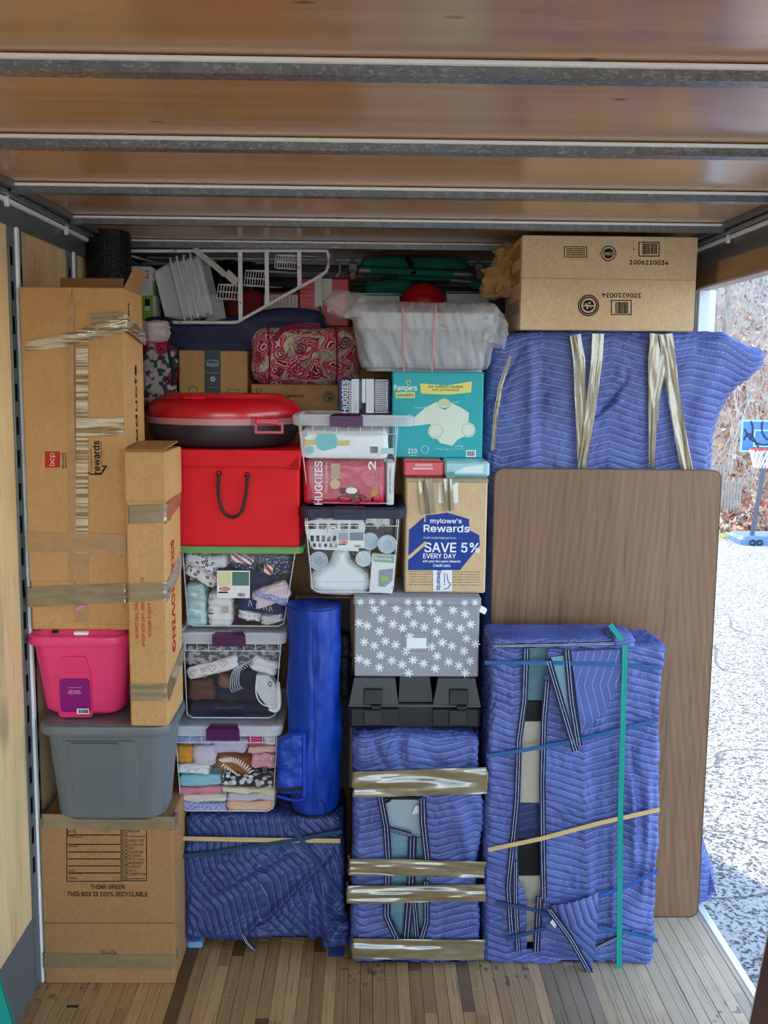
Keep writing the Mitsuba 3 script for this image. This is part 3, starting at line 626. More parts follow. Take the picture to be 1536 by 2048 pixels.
TAN_BAND = flat(196, 166, 112, .5); BLUE_BAND = flat(24, 82, 132, .45); TEAL_STRAP = flat(10, 138, 122, .45)
def binding(t, pts, Y, wpx=12, seed=0, dy=.010):
    "navy edge tape with two white stitched lines along a blanket's hem"
    P3 = [at(a, b, Y) - np.array([0, dy, 0]) for a, b in pts]; k = np.linalg.norm(at(pts[0][0] + 10, pts[0][1], Y) - at(*pts[0], Y)) / 10
    b = part(t, 'binding', ribbon(P3, wpx * k, .001, seed, up='n', thick=.004), NAVY_TRIM, smooth=True)
    for o in (-.22, .18):
        q = [p + np.array([o * wpx * k, -.0012, 0]) if abs(P3[0][2] - P3[-1][2]) > abs(P3[0][0] - P3[-1][0]) else p + np.array([0, -.0012, o * wpx * k]) for p in P3]
        part(b, 'stitching', ribbon(q, .0016, 0, seed, up='n', m=2, step=.02), THREAD)
def strap(t, pts, wpx, Y, m, nm='band', dy=.012, wr=.0006, seed=0, wrap=True):
    P3 = [at(a, b, Y) - np.array([0, dy, 0]) for a, b in pts]; k = np.linalg.norm(at(pts[0][0] + 10, pts[0][1], Y) - at(*pts[0], Y)) / 10
    return part(t, nm, ribbon(P3, wpx * k, wr, seed, up='n', thick=.002), m, smooth=True)

# blue-wrapped furniture under the clear bins
Y = 3.42
x0, x1, z0, z1 = fr(371, 680, 1633, 1900, Y)
LBT = z1
t = thing('wrapped_side_table', 'small piece of furniture wrapped in a dark blue quilted blanket, under the three clear bins', 'wrapped furniture')
X = lambda px: at(px, 1750, Y)[0]
Z = lambda py: at(500, py, Y)[2]
def warpL(P, U, L):
    s = np.clip((z1 - .10 - P[:, 2]) / .03, 0, 1) * (P[:, 1] < Y + .1)
    P[:, 1] -= s * .014; P[:, 0] += np.sign(P[:, 0] - (x0 + x1) / 2) * .010 * np.clip((z1 - .11 - P[:, 2]) / .05, 0, 1)
    return P
bm, bu = blanket(x0, x1, Y + .01, Y + .5, .045, z1, .028, .0048, 3, 'blanket_navy_shaded', 62, folds=[(X(660), Z(1700), X(480), Z(1880), .022, .012), (X(590), Z(1690), X(420), Z(1790), .012, .016), (X(640), Z(1760), X(655), Z(1930), .022, .022), (X(610), Z(1780), X(625), Z(1930), .014, .014), (X(560), Z(1850), X(640), Z(1760), -.012, .015)], warp=warpL, wob=.012)
part(t, 'blanket', bm, 'blanket_navy_shaded', smooth=True, uv=bu)
for px in (386, 660):
    q = at(px, 1900, Y + .06)
    part(t, 'leg', loft([(q[0] - .024, q[0] + .024, Y + .02, Y + .07, 0, .012), (q[0] - .034, q[0] + .034, Y + .01, Y + .08, .07, .015)], cap1=True), 'blanket_navy_shaded' if False else flat(56, 70, 130, .6), smooth=True)
part(t, 'leg_cuff', cbox(at(373, 1945, Y)[0], at(404, 1945, Y)[0], Y + .012, Y + .075, .002, .028, .006), flat(120, 160, 190, .7), label='pale blue lining peeping out at the foot')
binding(t, [(372, 1928), (402, 1926)], Y + .02, 10, 1)
V, Fc, N, U, L = softbox(at(655, 1880, Y)[0], at(697, 1880, Y)[0], Y - .05, Y + .06, .03, Z(1830), .035, .006)
nz = (meshkit.fbm(V * 26, 3, 5) - .5) * .05; m_ = trimesh.Trimesh(V + N * nz[:, None], Fc, process=False); part(t, 'bunched_corner', m_, 'blanket_navy_shaded', smooth=True, uv=U)
part(t, 'bunched_corner', trimesh.Trimesh(*(lambda S: (S[0] + S[2] * ((meshkit.fbm(S[0] * 30, 3, 9) - .5) * .03)[:, None], S[1]))(softbox(at(655, 1920, Y)[0], at(690, 1920, Y)[0], Y - .04, Y + .03, .001, Z(1900), .03, .006)), process=False), flat(60, 78, 146, .6), smooth=True)
binding(t, [(486, 1862), (494, 1878), (508, 1894)], Y, 9, 3, .018)
strap(t, [(366, 1672), (520, 1675), (681, 1677)], 9, Y, TAN_BAND, dy=.02); strap(t, [(354, 1708), (430, 1700), (600, 1673), (684, 1658)], 8, Y, flat(22, 58, 84), dy=.022); strap(t, [(575, 1632), (622, 1700), (684, 1790)], 9, Y, flat(24, 62, 100), dy=.026)

# blanket-wrapped furniture with tape, centre
Y = 3.33
x0, x1, z0, z1 = fr(706, 962, 1472, 1932, Y, 0)
MBT = z1
t = thing('wrapped_chest', 'blue quilted blanket bundle wound with four bands of tan tape, under the black tool case', 'wrapped furniture')
X = lambda px: at(px, 1700, Y)[0]
Z = lambda py: at(830, py, Y)[2]
gap = pxpoly([(762, 1585), (844, 1592), (852, 1735), (852, 1735), (855, 1870), (838, 1878), (790, 1878), (772, 1840), (770, 1700)], Y)
def warpM(P, U, L):
    b = np.clip((P[:, 2] - Z(1530)) / .02, 0, 1); P[:, 1] -= .012 * b * (P[:, 1] < Y + .2)
    P[:, 0] += .012 * np.sin(P[:, 2] * 14) * np.clip((P[:, 0] - .3) / .1, 0, 1); return P
bm, bu = blanket(x0, x1, Y, Y + .5, 0, z1, .03, .0048, 11, folds=[(X(795), Z(1470), X(800), Z(1530), -.02, .008), (X(745), Z(1480), X(765), Z(1530), -.016, .006), (X(830), Z(1480), X(880), Z(1540), -.007, .01), (X(910), Z(1600), X(940), Z(1720), .01, .02)], holes=[gap], warp=warpM)
part(t, 'blanket', bm, 'blanket_blue', smooth=True, uv=bu)
part(t, 'inner_panel', cbox(X(755), X(862), Y + .045, Y + .06, Z(1660), Z(1580), .003), flat(206, 206, 200, .4), label='white furniture front showing through the gap')
part(t, 'inner_panel', cbox(X(750), X(870), Y + .035, Y + .06, Z(1895), Z(1603), .003), flat(166, 180, 184, .35), label='pale grey furniture front')
part(t, 'inner_trim', cbox(X(762), X(850), Y + .03, Y + .04, Z(1607), Z(1600), .002), flat(16, 16, 18))
part(t, 'inner_handle', tube(curve([at(762, 1602, Y + .03), at(775, 1603, Y + .03), at(783, 1596, Y + .03), at(788, 1585, Y + .03)], 16), .004), flat(16, 16, 18), smooth=True)
decal(t, 'paper_tag', pxpoly([(823, 1628), (832, 1610), (838, 1612), (838, 1626)], Y + .02), WHITE, Y + .02, .002)
for nm, pts in (('lining', [(775, 1662), (816, 1664), (812, 1880), (795, 1880), (780, 1830)]), ('lining', [(828, 1678), (850, 1674), (852, 1870), (838, 1880)])):
    poly = pxpoly(pts, Y + .02); m_ = plate(poly, Y + .028, .004); part(t, nm, m_, 'blanket_lining', uv=np.array(m_.vertices)[:, [0, 2]], label='teal blanket lining')
binding(t, [(760, 1588), (772, 1650), (776, 1715), (773, 1830), (796, 1880)], Y, 15, 4); binding(t, [(845, 1594), (846, 1640), (856, 1733)], Y, 15, 5); binding(t, [(852, 1760), (853, 1840), (842, 1878)], Y, 13, 6)
binding(t, [(775, 1655), (822, 1668)], Y + .018, 9, 7); binding(t, [(825, 1672), (822, 1760), (812, 1880)], Y + .012, 17, 8); binding(t, [(828, 1800), (835, 1880)], Y + .012, 12, 9)
wl, wr_ = 700, 970
htape(t, 706, 972, 1537, 1588, Y, 'tape_tan', .008, 21, slope=-8, dy=.030); htape(t, 698, 968, 1712, 1745, Y, 'tape_tan', .006, 22, slope=6, dy=.018); htape(t, 694, 968, 1768, 1802, Y, 'tape_tan', .006, 23, slope=-4, dy=.018); htape(t, 705, 966, 1872, 1912, Y, 'tape_tan', .006, 24, slope=2, dy=.018)

# right dresser wrapped in a blanket
Y = 3.34
x0, x1, z0, z1 = fr(974, 1318, 1290, 1945, Y, 0)
t = thing('wrapped_dresser', 'tall dresser wrapped in blue quilted blanket with teal strap, before the brown tabletop', 'wrapped furniture')
X = lambda px: at(px, 1600, Y)[0]
Z = lambda py: at(1140, py, Y)[2]
gap1 = pxpoly([(1054, 1292), (1098, 1295), (1086, 1420), (1084, 1700), (1086, 1790), (1075, 1900), (1052, 1900), (1050, 1790), (1036, 1760), (1032, 1640), (1046, 1440), (1052, 1340)], Y)
def warpR(P, U, L):
    P[:, 0] += .010 * np.sin(P[:, 2] * 5 + .4) * np.clip((P[:, 0] - x0) / .4, 0, 1); return P
bm, bu = blanket(x0, x1, Y, Y + .22, 0, z1, .022, .0048, 17, folds=[(X(1170), Z(1480), X(1180), Z(1900), .008, .02), (X(1235), Z(1340), X(1165), Z(1470), .010, .006), (X(1265), Z(1560), X(1272), Z(1740), .018, .016), (X(1300), Z(1540), X(1290), Z(1800), .012, .012), (X(1262), Z(1480), X(1282), Z(1640), -.012, .008), (X(1240), Z(1830), X(1300), Z(1720), -.02, .03), (X(1225), Z(1640), X(1230), Z(1900), .010, .01), (X(1050), Z(1912), X(1180), Z(1925), -.02, .014)], holes=[gap1], warp=warpR, pucker=.006)
part(t, 'blanket', bm, 'blanket_blue', smooth=True, uv=bu)
# folded hem over the top edge
V, Fc, N, U, L = softbox(x0 - .004, at(1270, 1270, Y)[0], Y - .016, Y + .20, z1 - .012, z1 + .024, .017, .005)
part(t, 'folded_hem', trimesh.Trimesh(V + N * quilt_relief(U, 4)[:, None], Fc, process=False), 'blanket_blue', smooth=True, uv=U)
binding(t, [(985, 1289), (1100, 1287), (1245, 1283)], Y, 7, 10, .02)
V, Fc, N, U, L = softbox(at(1222, 1260, Y)[0], at(1268, 1260, Y)[0], Y - .026, Y + .12, z1 - .006, z1 + .042, .02, .005)
part(t, 'folded_hem', trimesh.Trimesh(V + N * (quilt_relief(U, 6) + .01 * (meshkit.fbm(V * 30, 2, 4) - .5))[:, None], Fc, process=False), 'blanket_blue', smooth=True, uv=U)
bk = Y + .05
for nm, a, b, c_, lab in (('drawer_front', 1410, 1452, flat(14, 14, 16, .5), 'black drawer front'), ('drawer_front', 1452, 1618, flat(214, 200, 178, .5), 'cream panel behind the gap'), ('drawer_front', 1690, 1765, flat(12, 12, 14, .5), 'black drawer front'), ('drawer_front', 1765, 1900, flat(200, 186, 164, .5), 'cream panel behind the gap')):
    part(t, nm, cbox(X(1022), X(1105), bk, bk + .015, Z(b), Z(a) - .002, .002), c_, label=lab)
for a, b in ((1290, 1410), (1618, 1690)):
    m_ = plate(sg.box(X(1020), Z(b), X(1108), Z(a)), bk + .006, .006); part(t, 'lining', m_, 'blanket_lining' if a < 1400 else 'blanket_navy_shaded', uv=np.array(m_.vertices)[:, [0, 2]])
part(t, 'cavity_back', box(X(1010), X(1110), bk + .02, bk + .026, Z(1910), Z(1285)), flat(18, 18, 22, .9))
binding(t, [(1052, 1296), (1048, 1400), (1037, 1480), (1033, 1600), (1024, 1690), (1016, 1770), (1022, 1860)], Y, 13, 11); binding(t, [(1094, 1360), (1087, 1440), (1084, 1560), (1085, 1700), (1087, 1795)], Y, 13, 12)
binding(t, [(1096, 1320), (1120, 1400), (1150, 1500)], Y - .012, 14, 13); binding(t, [(1133, 1298), (1142, 1400), (1157, 1490)], Y - .012, 14, 14); binding(t, [(1030, 1720), (1030, 1800), (1036, 1900)], Y, 11, 15); binding(t, [(1078, 1790), (1072, 1900)], Y, 14, 18)
m_ = plate(pxpoly([(1100, 1312), (1130, 1308), (1152, 1480), (1146, 1482)], Y), Y - .012, .004); part(t, 'lining', m_, 'blanket_lining', uv=np.array(m_.vertices)[:, [0, 2]], label='teal blanket lining')
m_ = plate(pxpoly([(1140, 1300), (1245, 1296), (1246, 1345), (1208, 1420), (1160, 1465), (1152, 1400)], Y), Y - .010, .006); m_ = m_.subdivide_to_size(.01); part(t, 'turned_corner', m_, 'blanket_blue', uv=np.array(m_.vertices)[:, [2, 0]])
# loose corner at the foot
def tri_sheet(t, nm, a, b, c, Ya, Yb, Yc, n=26, bul=.02, seed=0, m='blanket_blue', uvs=(1, 0)):
    A, B, Cc = at(*a, Ya), at(*b, Yb), at(*c, Yc); V, idx, U = [], {}, []
    for i in range(n + 1):
        for j in range(n + 1 - i):
            s, u = i / n, j / n; p = A * (1 - s - u) + B * s + Cc * u; p = p - np.array([0, bul * math.sin(math.pi * min(1, s + u)) * .8 + bul * 6 * s * u, 0]); idx[i, j] = len(V); V.append(p); U.append((p[0], p[2]))
    F = []
    for i in range(n):
        for j in range(n - i):
            F.append((idx[i, j], idx[i + 1, j], idx[i, j + 1]))
            if j < n - i - 1: F.append((idx[i + 1, j], idx[i + 1, j + 1], idx[i, j + 1]))
    U = np.array(U) @ np.array([[math.cos(uvs[1]), math.sin(uvs[1])], [-math.sin(uvs[1]), math.cos(uvs[1])]]); V = np.array(V); V[:, 1] -= quilt_relief(U, seed)
    part(t, nm, trimesh.Trimesh(V, np.array(F), process=False), m, smooth=True, uv=U)
tri_sheet(t, 'turned_corner', (1096, 1812), (1196, 1786), (1182, 1950), Y - .02, Y - .025, Y - .03, 40, .02, 3, uvs=(1, 1.0))
binding(t, [(1096, 1812), (1140, 1872), (1182, 1948)], Y - .03, 13, 16, .02); binding(t, [(1190, 1890), (1240, 1866), (1264, 1858)], Y, 9, 17, .02)
decal(t, 'care_tag', pxpoly([(1100, 1845), (1108, 1834), (1116, 1840), (1110, 1856)], Y - .03), WHITE, Y - .03, .002)
strap(t, [(1217, 1246), (1246, 1284), (1246, 1330), (1238, 1600), (1235, 1930)], 11, Y, TEAL_STRAP, 'strap', .024)
for pts, m in (([(968, 1322), (1060, 1322), (1200, 1325), (1318, 1332)], BLUE_BAND), ([(972, 1508), (1140, 1480), (1306, 1438)], BLUE_BAND), ([(975, 1694), (1080, 1672), (1200, 1640), (1316, 1614)], TAN_BAND), ([(990, 1800), (1060, 1812), (1110, 1830)], flat(28, 60, 104)), ([(1010, 1872), (1090, 1850)], flat(28, 60, 104)), ([(1196, 1786), (1255, 1765), (1312, 1735)], flat(32, 76, 150)), ([(1195, 1848), (1250, 1858), (1312, 1875)], BLUE_BAND)):
    strap(t, pts, 9 if m is TAN_BAND else 8, Y, m, dy=.022)

# tabletop standing on edge
Y = 3.66
x0, x1, z0, z1 = fr(978, 1420, 938, 1838, Y, 0)
t = thing('folding_tabletop', 'large brown wood-grain tabletop with rounded corners standing on edge behind the wrapped dresser', 'table')
rr = sg.box(x0 + .035, .035, x1 - .035, z1 - .035).buffer(.035, 12)
m_ = trimesh.creation.extrude_polygon(rr, .022, engine='earcut'); v = m_.vertices.copy(); m_.vertices = np.stack([v[:, 0], Y + .001 + v[:, 2], v[:, 1]], 1); m_.invert() if m_.volume < 0 else None
part(t, 'core', m_, flat(120, 94, 70, .5))
part(t, 'laminate', plate(rr.buffer(-.003), Y + .001, .0015), 'walnut_laminate')
part(t, 'edge_band', plate(rr.difference(rr.buffer(-.003)), Y + .0005, .002), flat(70, 52, 40, .4))

# big bundle behind the tabletop
Y = 3.735
t = thing('wrapped_bundle', 'tall bundle in a blue quilted blanket with crossed tan tape, rising behind the brown tabletop', 'wrapped furniture')
x0, x1, z0, z1 = fr(980, 1440, 662, 945, Y, 0)
SFT = z1
zb = at(1500, 672, Y)[2]
def warpS(P, U, L):
    z = P[:, 2]; s = np.clip((P[:, 0] - (x1 - .30)) / .30, 0, 1) ** 2
    P[:, 0] += s * (.165 * np.exp(-((z - zb) / np.where(z > zb, .14, .20)) ** 2) + .02 * np.clip((z - 1.9) / .3, 0, 1) - .004 + .09 * np.exp(-((z - .08) / .2) ** 2))
    s2 = np.clip((x0 + .16 - P[:, 0]) / .16, 0, 1); P[:, 2] -= s2 ** 1.6 * .035 * (z > 2.0); P[:, 0] -= s2 * .02 * np.exp(-((z - 1.9) / .25) ** 2)
    P[:, 2] -= .05 * np.clip((P[:, 0] - at(1452, 660, Y)[0]) / .10, 0, 1) * np.clip((z - 2.0) / .2, 0, 1)
    return P
X = lambda px: at(px, 800, Y)[0]
Z = lambda py: at(1200, py, Y)[2]
bm, bu = blanket(x0, x1, Y, Y + .32, .0, z1, .05, .0058, 23, folds=[(X(1060), Z(690), X(1065), Z(935), .014, .02), (X(985), Z(800), X(1050), Z(680), -.01, .01), (X(1200), Z(830), X(1250), Z(760), -.014, .008), (X(1180), Z(850), X(1240), Z(800), .008, .01), (X(1390), Z(660), X(1400), Z(930), .010, .03)], warp=warpS, pucker=.005, puff=.0034)
part(t, 'blanket', bm, 'blanket_blue', smooth=True, uv=bu)
freetape(t, [(1148, 670), (1156, 720), (1158, 800), (1162, 938)], [22, 24, 22, 18], Y, 'tape_tan_upright', .005, 31, dy=.024); freetape(t, [(1193, 668), (1190, 720), (1178, 820), (1160, 938)], [24, 24, 20, 16], Y, 'tape_tan_upright', .005, 32, dy=.028)
freetape(t, [(1318, 669), (1312, 720), (1304, 800), (1299, 940)], [44, 40, 22, 9], Y, 'tape_tan_upright', .007, 33, dy=.024); freetape(t, [(1327, 669), (1336, 740), (1352, 850), (1370, 942)], [28, 26, 24, 24], Y, 'tape_tan_upright', .007, 34, dy=.028)
freetape(t, [(1020, 712), (1000, 770), (990, 830), (984, 900)], [6, 9, 9, 8], Y, 'tape_grey', .002, 35, dy=.018)
decal(t, 'dark_stain', disc(1394, 737, 4, Y).union(disc(1396, 742, 3, Y)), flat(24, 26, 50), Y - .026, .001) if False else None
tri_sheet(t, 'hanging_corner', (1392, 1650), (1432, 1785), (1388, 1800), Y + .05, Y - .02, Y + .03, 24, .0, 7)

# big carton on the bundle
Y = 3.72
x0, x1, z0, z1 = fr(1042, 1392, 461, 655, Y, SFT + .001)
z1 = min(z1, 2.598)
t = carton('large_cardboard_box', 'large pale cardboard box with printed stamps, wedged under the ceiling on the blue bundle', x0, x1, Y, Y + .42, z0, z1, 'cardboard_pale')
zm = at(1200, 558, Y)[2]
part(t, 'front_flap', cbox(x0 + .001, x1 - .001, Y - .004, Y + .001, zm + .001, z1 - .002, .001), 'cardboard_pale'); part(t, 'front_flap', cbox(x0 + .001, x1 - .001, Y - .004, Y + .001, z0 + .002, zm - .001, .001), 'cardboard_pale')
for zz in (.06, .17, .26): part(t, 'tape', box(x0 - .0015, x0 - .0003, Y + .03, Y + .3, z0 + zz, z0 + zz + .05), flat(150, 110, 64, .25, .6))
Yd = Y - .004
decal(t, 'stamp_print', unary_union([frame_px(1128, 1174, 493, 515, Yd, 1.4)] + [pxrect(1133, 1170, y, y + 1.6, Yd) for y in (497, 501, 505, 509)] + [ring_px(1217, 507, 15, 13.4, Yd), disc(1217, 507, 10, Yd), ring_px(1177, 611, 21, 19, Yd), ring_px(1177, 611, 17.5, 15, Yd), frame_px(1277, 1319, 484, 513, Yd, 1.6), frame_px(1222, 1263, 600, 630, Yd, 1.6), bars(1284, 1314, 487, 508, Yd, 20, 5), bars(1230, 1256, 604, 627, Yd, 18, 6), disc(1268, 499, 1.2, Yd)]), INK, Yd)
decal(t, 'stamp_print', unary_union([pxrect(1200, 1234, 504.5, 510.5, Yd)]), 'cardboard_pale', Yd - .0012)
ptext(t, 'lettering', 'PATENT PENDING', INK, 1217, 507.5, 34, 4.4, Yd - .0025, bold=True)
decal(t, 'stamp_print', disc(1177, 611, 11, Yd).difference(unary_union([disc(1177 + 5 * math.cos(a), 611 + 5 * math.sin(a), 2.6, Yd) for a in (0.3, 2.0, 3.6, 5.1)])).difference(pxrect(1166, 1188, 610, 613, Yd)), INK, Yd)
ptext(t, 'lettering', '1006210034', INK, 1298, 525, 78, 9.5, Yd, bold=True); ptext(t, 'lettering', '1006210034', INK, 1243, 591, 78, 9.5, Yd, 180, bold=True)

# ---------------------------------------------------------------- clear bins and what is in them
PURPLE = flat(72, 18, 72, .3, .6); NAVYLID = flat(40, 44, 66, .4, .5); GREENLID = flat(112, 160, 98, .45, .5)
def clear_bin(label, tl, tr, bl, br, top, bot, Y, depth, z0, lid, latch, lidm='frosted_plastic', latchm=None, ribs=True, ins=.022):
    t = thing('clear_bin', label, 'storage bin'); y1 = Y + depth
    zt = at((tl + tr) / 2, top, Y)[2]; xa, xb = at(tl, top, Y)[0], at(tr, top, Y)[0]; xc, xd = at(bl, bot, Y)[0], at(br, bot, Y)[0]
    part(t, 'wall', loft([(xc + .012, xd - .012, Y + ins + .012, y1 - ins - .012, z0 + .001, .02), (xc, xd, Y + ins, y1 - ins, z0 + .014, .03), (xa, xb, Y, y1, zt, .03)], n=8), 'clear_plastic', smooth=45)
    for xt, xbm, sgn in ((xa, xc, 1), (xb, xd, -1)):
        part(t, 'corner_edge', tube([(xt + sgn * .008, Y + .006, zt), (xbm + sgn * .010, Y + ins + .008, z0 + .016)], .0022, 6), 'frosted_plastic', smooth=True)
    part(t, 'foot_edge', tube([(xc + .010, Y + ins + .008, z0 + .016), (xc + .03, Y + ins + .004, z0 + .006), (xd - .03, Y + ins + .004, z0 + .006), (xd - .010, Y + ins + .008, z0 + .016)], .0024, 6), 'frosted_plastic', smooth=True)
    ra, rb = at(lid[0], lid[3], Y)[0], at(lid[1], lid[3], Y)[0]; zr0, zr1 = at(768, lid[3], Y)[2], at(768, lid[2], Y)[2]
    part(t, 'lid', loft([(xa - .002, xb + .002, Y - .003, y1 + .003, zr0 - .002, .03), (ra + .004, rb - .004, Y - .016, y1 + .016, zr0, .035), (ra, rb, Y - .020, y1 + .020, zr1 - .006, .035), (ra + .004, rb - .004, Y - .016, y1 + .016, zr1, .035), (ra + .018, rb - .018, Y - .002, y1 + .002, zr1, .03), (ra + .022, rb - .022, Y + .002, y1 - .002, zr1 - .008, .03)], cap0=False, cap1=True, n=8), lidm, smooth=35)
    if ribs:
        for i in range(9):
            xx = xa + .015 + (xb - xa - .03) * i / 8
            part(t, 'rib', cbox(xx - .0012, xx + .0012, Y - .004, Y + .002, zr0 - .026, zr0 - .001, .0005), 'frosted_plastic')
        part(t, 'rim_line', cbox(xa + .006, xb - .006, Y - .004, Y + .001, zr0 - .029, zr0 - .026, .0008), 'frosted_plastic')
    if latch:
        l, r, a, b = latch; la, lb_ = at(l, a, Y)[0], at(r, a, Y)[0]; za, zb_ = at(768, a, Y)[2], at(768, b, Y)[2]
        zm = min(zr1 + .003, za + .012)
        m_ = trimesh.convex.convex_hull(np.array([(x, y, z) for x, y, z in [(la, Y - .030, zb_), (lb_, Y - .030, zb_), (la, Y - .034, zr1 - .004), (lb_, Y - .034, zr1 - .004), (la + .012, Y - .012, zm), (lb_ - .012, Y - .012, zm), (la, Y - .018, zb_), (lb_, Y - .018, zb_), (la + .012, Y + .01, zm), (lb_ - .012, Y + .01, zm)]]))
        k = part(t, 'latch', m_, latchm or PURPLE, label='purple latch' if latchm is None else None)
        part(k, 'grip', cbox(la + .01, lb_ - .01, Y - .0355, Y - .033, (zr1 + zb_) / 2 - .001, (zr1 + zb_) / 2 + .001, .0006), latchm or flat(96, 30, 96, .3, .6))
    return t, zr1
def garment(label, m, l, r, t_, b, Y, depth=.2, seed=0, layers=2, amp=.007, tilt=0, cat_='clothing', name='folded_garment', group=None, rough=.010):
    g_ = 2.5 if name == 'folded_garment' else 0
    x0, x1, z0, z1 = fr(l - g_, r + g_, t_ - g_ * .6, b + g_ * .6, Y)
    V, F, N, U, L = softbox(x0, x1, Y, Y + depth, z0, z1, min(.45 * (z1 - z0), .022), .005, 'flrt')
    h = (V[:, 2] - z0) / (z1 - z0) + .12 * (meshkit.noise(np.c_[V[:, 0] * 14, 0 * V[:, 0], 0 * V[:, 0] + seed], seed) - .5)
    d = -amp * np.exp(-((h * layers - np.round(h * layers)) / .16) ** 2) * (np.round(h * layers) % layers != 0)
    d += rough * ((meshkit.fbm(np.c_[V[:, 0] * 20, V[:, 1] * 20, V[:, 2] * 40] + seed * 3.1, 3, seed) - .5) * 1.2 - np.abs(meshkit.fbm(np.c_[V[:, 0] * 16 + V[:, 2] * 20, V[:, 1] * 16, V[:, 2] * 55] + seed * 1.7, 3, seed + 9) - .5) * 2.2)
    P = V + N * np.where(L == ord('k'), 0, d)[:, None]
    tm = trimesh.Trimesh(P, F, process=False)
    if tilt: rot(tm, tilt, [0, 1, 0], ((x0 + x1) / 2, Y, (z0 + z1) / 2))
    k = thing(name, label, cat_, group); solo(k, tm, m, smooth=True, uv=U); return k

# bottom bin of folded clothes
Yb = 3.40; ZB1 = LBT + .012
_, B1T = clear_bin('clear bin of folded clothes with purple latch, lowest of the three on the blue blanket', 346, 558, 354, 550, 1474, 1629, Yb, .42, ZB1, (338, 566, 1452, 1471), (415, 481, 1453, 1477))
g_in = 'folded clothes in the lowest clear bin'; Yc = Yb + .030
LAV, CREAM_, PEACH, MUST, WHT = flat(206, 186, 206, .85, .1), flat(228, 214, 196, .85, .1), flat(236, 194, 180, .85, .1), flat(222, 150, 52, .85, .1), flat(226, 222, 220, .85, .1)
GA = [('lilac floral cloth folded at the top left of the lowest clear bin', 'cotton_floral_blue', 351, 424, 1474, 1491, 2), ('lavender shirt folded under the purple latch of the lowest bin', LAV, 426, 494, 1478, 1509, 2), ('hot pink item at the top right of the lowest bin', flat(222, 72, 128, .8), 496, 523, 1474, 1494, 1), ('white cloth in the top right corner of the lowest bin', WHT, 525, 552, 1474, 1495, 2), ('peach shirt folded above the rose one in the lowest bin', PEACH, 497, 552, 1496, 1508, 1),
      ('mustard yellow bow-shaped garment at the left of the lowest bin', MUST, 352, 384, 1494, 1529, 3), ('pale lilac ribbed garment beside the mustard one', flat(216, 196, 202, .85), 386, 430, 1493, 1536, 1), ('rose garment with white squiggles at the right of the lowest bin', 'cotton_pink_print', 502, 551, 1509, 1540, 2),
      ('white printed cloth folded below the mustard garment', 'cotton_white_print', 353, 417, 1531, 1551, 2), ('aqua shirt folded at the left of the lowest bin', flat(146, 200, 204, .85, .1), 355, 442, 1553, 1576, 2), ('black and white patterned garment in the middle right of the lowest bin', 'cotton_black_white', 444, 550, 1552, 1577, 2), ('pink garment with pale spots below the aqua shirt', flat(228, 138, 152, .85, .1), 357, 442, 1577, 1590, 1), ('pale yellow cloth folded right of the pink one', flat(230, 216, 176, .85, .1), 444, 549, 1578, 1589, 2),
      ('cream shirt folded low at the left of the bin', CREAM_, 362, 452, 1591, 1606, 2), ('grey patterned roll at the lower right of the bin', flat(206, 198, 204, .85), 454, 548, 1590, 1603, 2), ('blue flowered cloth at the bottom left of the bin', 'cotton_floral_blue', 359, 452, 1607, 1625, 2), ('cream garment with orange rainbow arcs at the bottom right', 'cotton_orange_arcs', 454, 546, 1604, 1625, 1)]
for i, (lb_, m, l, r, a, b, ly) in enumerate(GA): garment(lb_, m, l, r, a, b, Yc, .22, i, ly, .007, (0, 3, -2, 4, -3, 2, -4)[i % 7] if b < 1600 else 0, 'clothing', 'folded_garment', g_in)
kf = garment('brown headband with cream sunflower petals in the middle of the lowest bin', flat(160, 92, 44, .85, .1), 432, 500, 1513, 1550, Yc, .2, 40, 1, .004, 14, 'clothing', 'sunflower_headband')
for i in range(15):
    a = i / 14; c = at(440 + 60 * a + 2, 1517 + 22 * a - 11 * math.sin(a * 3.14) + 4, Yc - .004); e = sg.Point(c[0], c[2]).buffer(1, 8); e = sa.rotate(sa.scale(e, .0032, .012, origin=(c[0], c[2])), 55 - 110 * a, origin=(c[0], c[2])); part(kf, 'petal', plate(e, c[1], .002), CREAM_)
for i in range(6):
    c = at(446 + 6 * i * .8, 1530 + 5 * i * .6, Yc - .004); e = sa.rotate(sa.scale(sg.Point(c[0], c[2]).buffer(1, 8), .0032, .009, origin=(c[0], c[2])), -40 + 18 * i, origin=(c[0], c[2])); part(kf, 'petal', plate(e, c[1], .002), CREAM_)

# middle bin: fleece, heart cloth, socks, shoes
Yb = 3.43
b2, B2T = clear_bin('clear bin with a sneaker and grey fleece, purple latch, middle of its stack', 362, 566, 366, 554, 1288, 1440, Yb, .42, B1T + .002, (351, 574, 1266, 1288), (427, 493, 1267, 1290))
Yc = Yb + .032
garment('grey mottled fleece along the top of the middle clear bin', 'fleece_grey', 366, 560, 1293, 1335, Yc + .012, .2, 51, 2, .008, 0, 'clothing', 'fleece')
kk = garment('white cloth printed with pink hearts in the middle clear bin', flat(230, 224, 216, .85, .1), 371, 478, 1324, 1352, Yc - .008, .03, 52, 1, .003, -14, 'clothing', 'heart_cloth')
def heart(cx, cy, s, Y):
    tt = np.linspace(0, 2 * np.pi, 26); c = at(cx, cy, Y); k = s * .0017 / 16
    p = sg.Polygon([(c[0] + k * 16 * math.sin(a) ** 3, c[2] + k * (13 * math.cos(a) - 5 * math.cos(2 * a) - 2 * math.cos(3 * a) - math.cos(4 * a))) for a in tt]); return p.difference(p.buffer(-.0014))
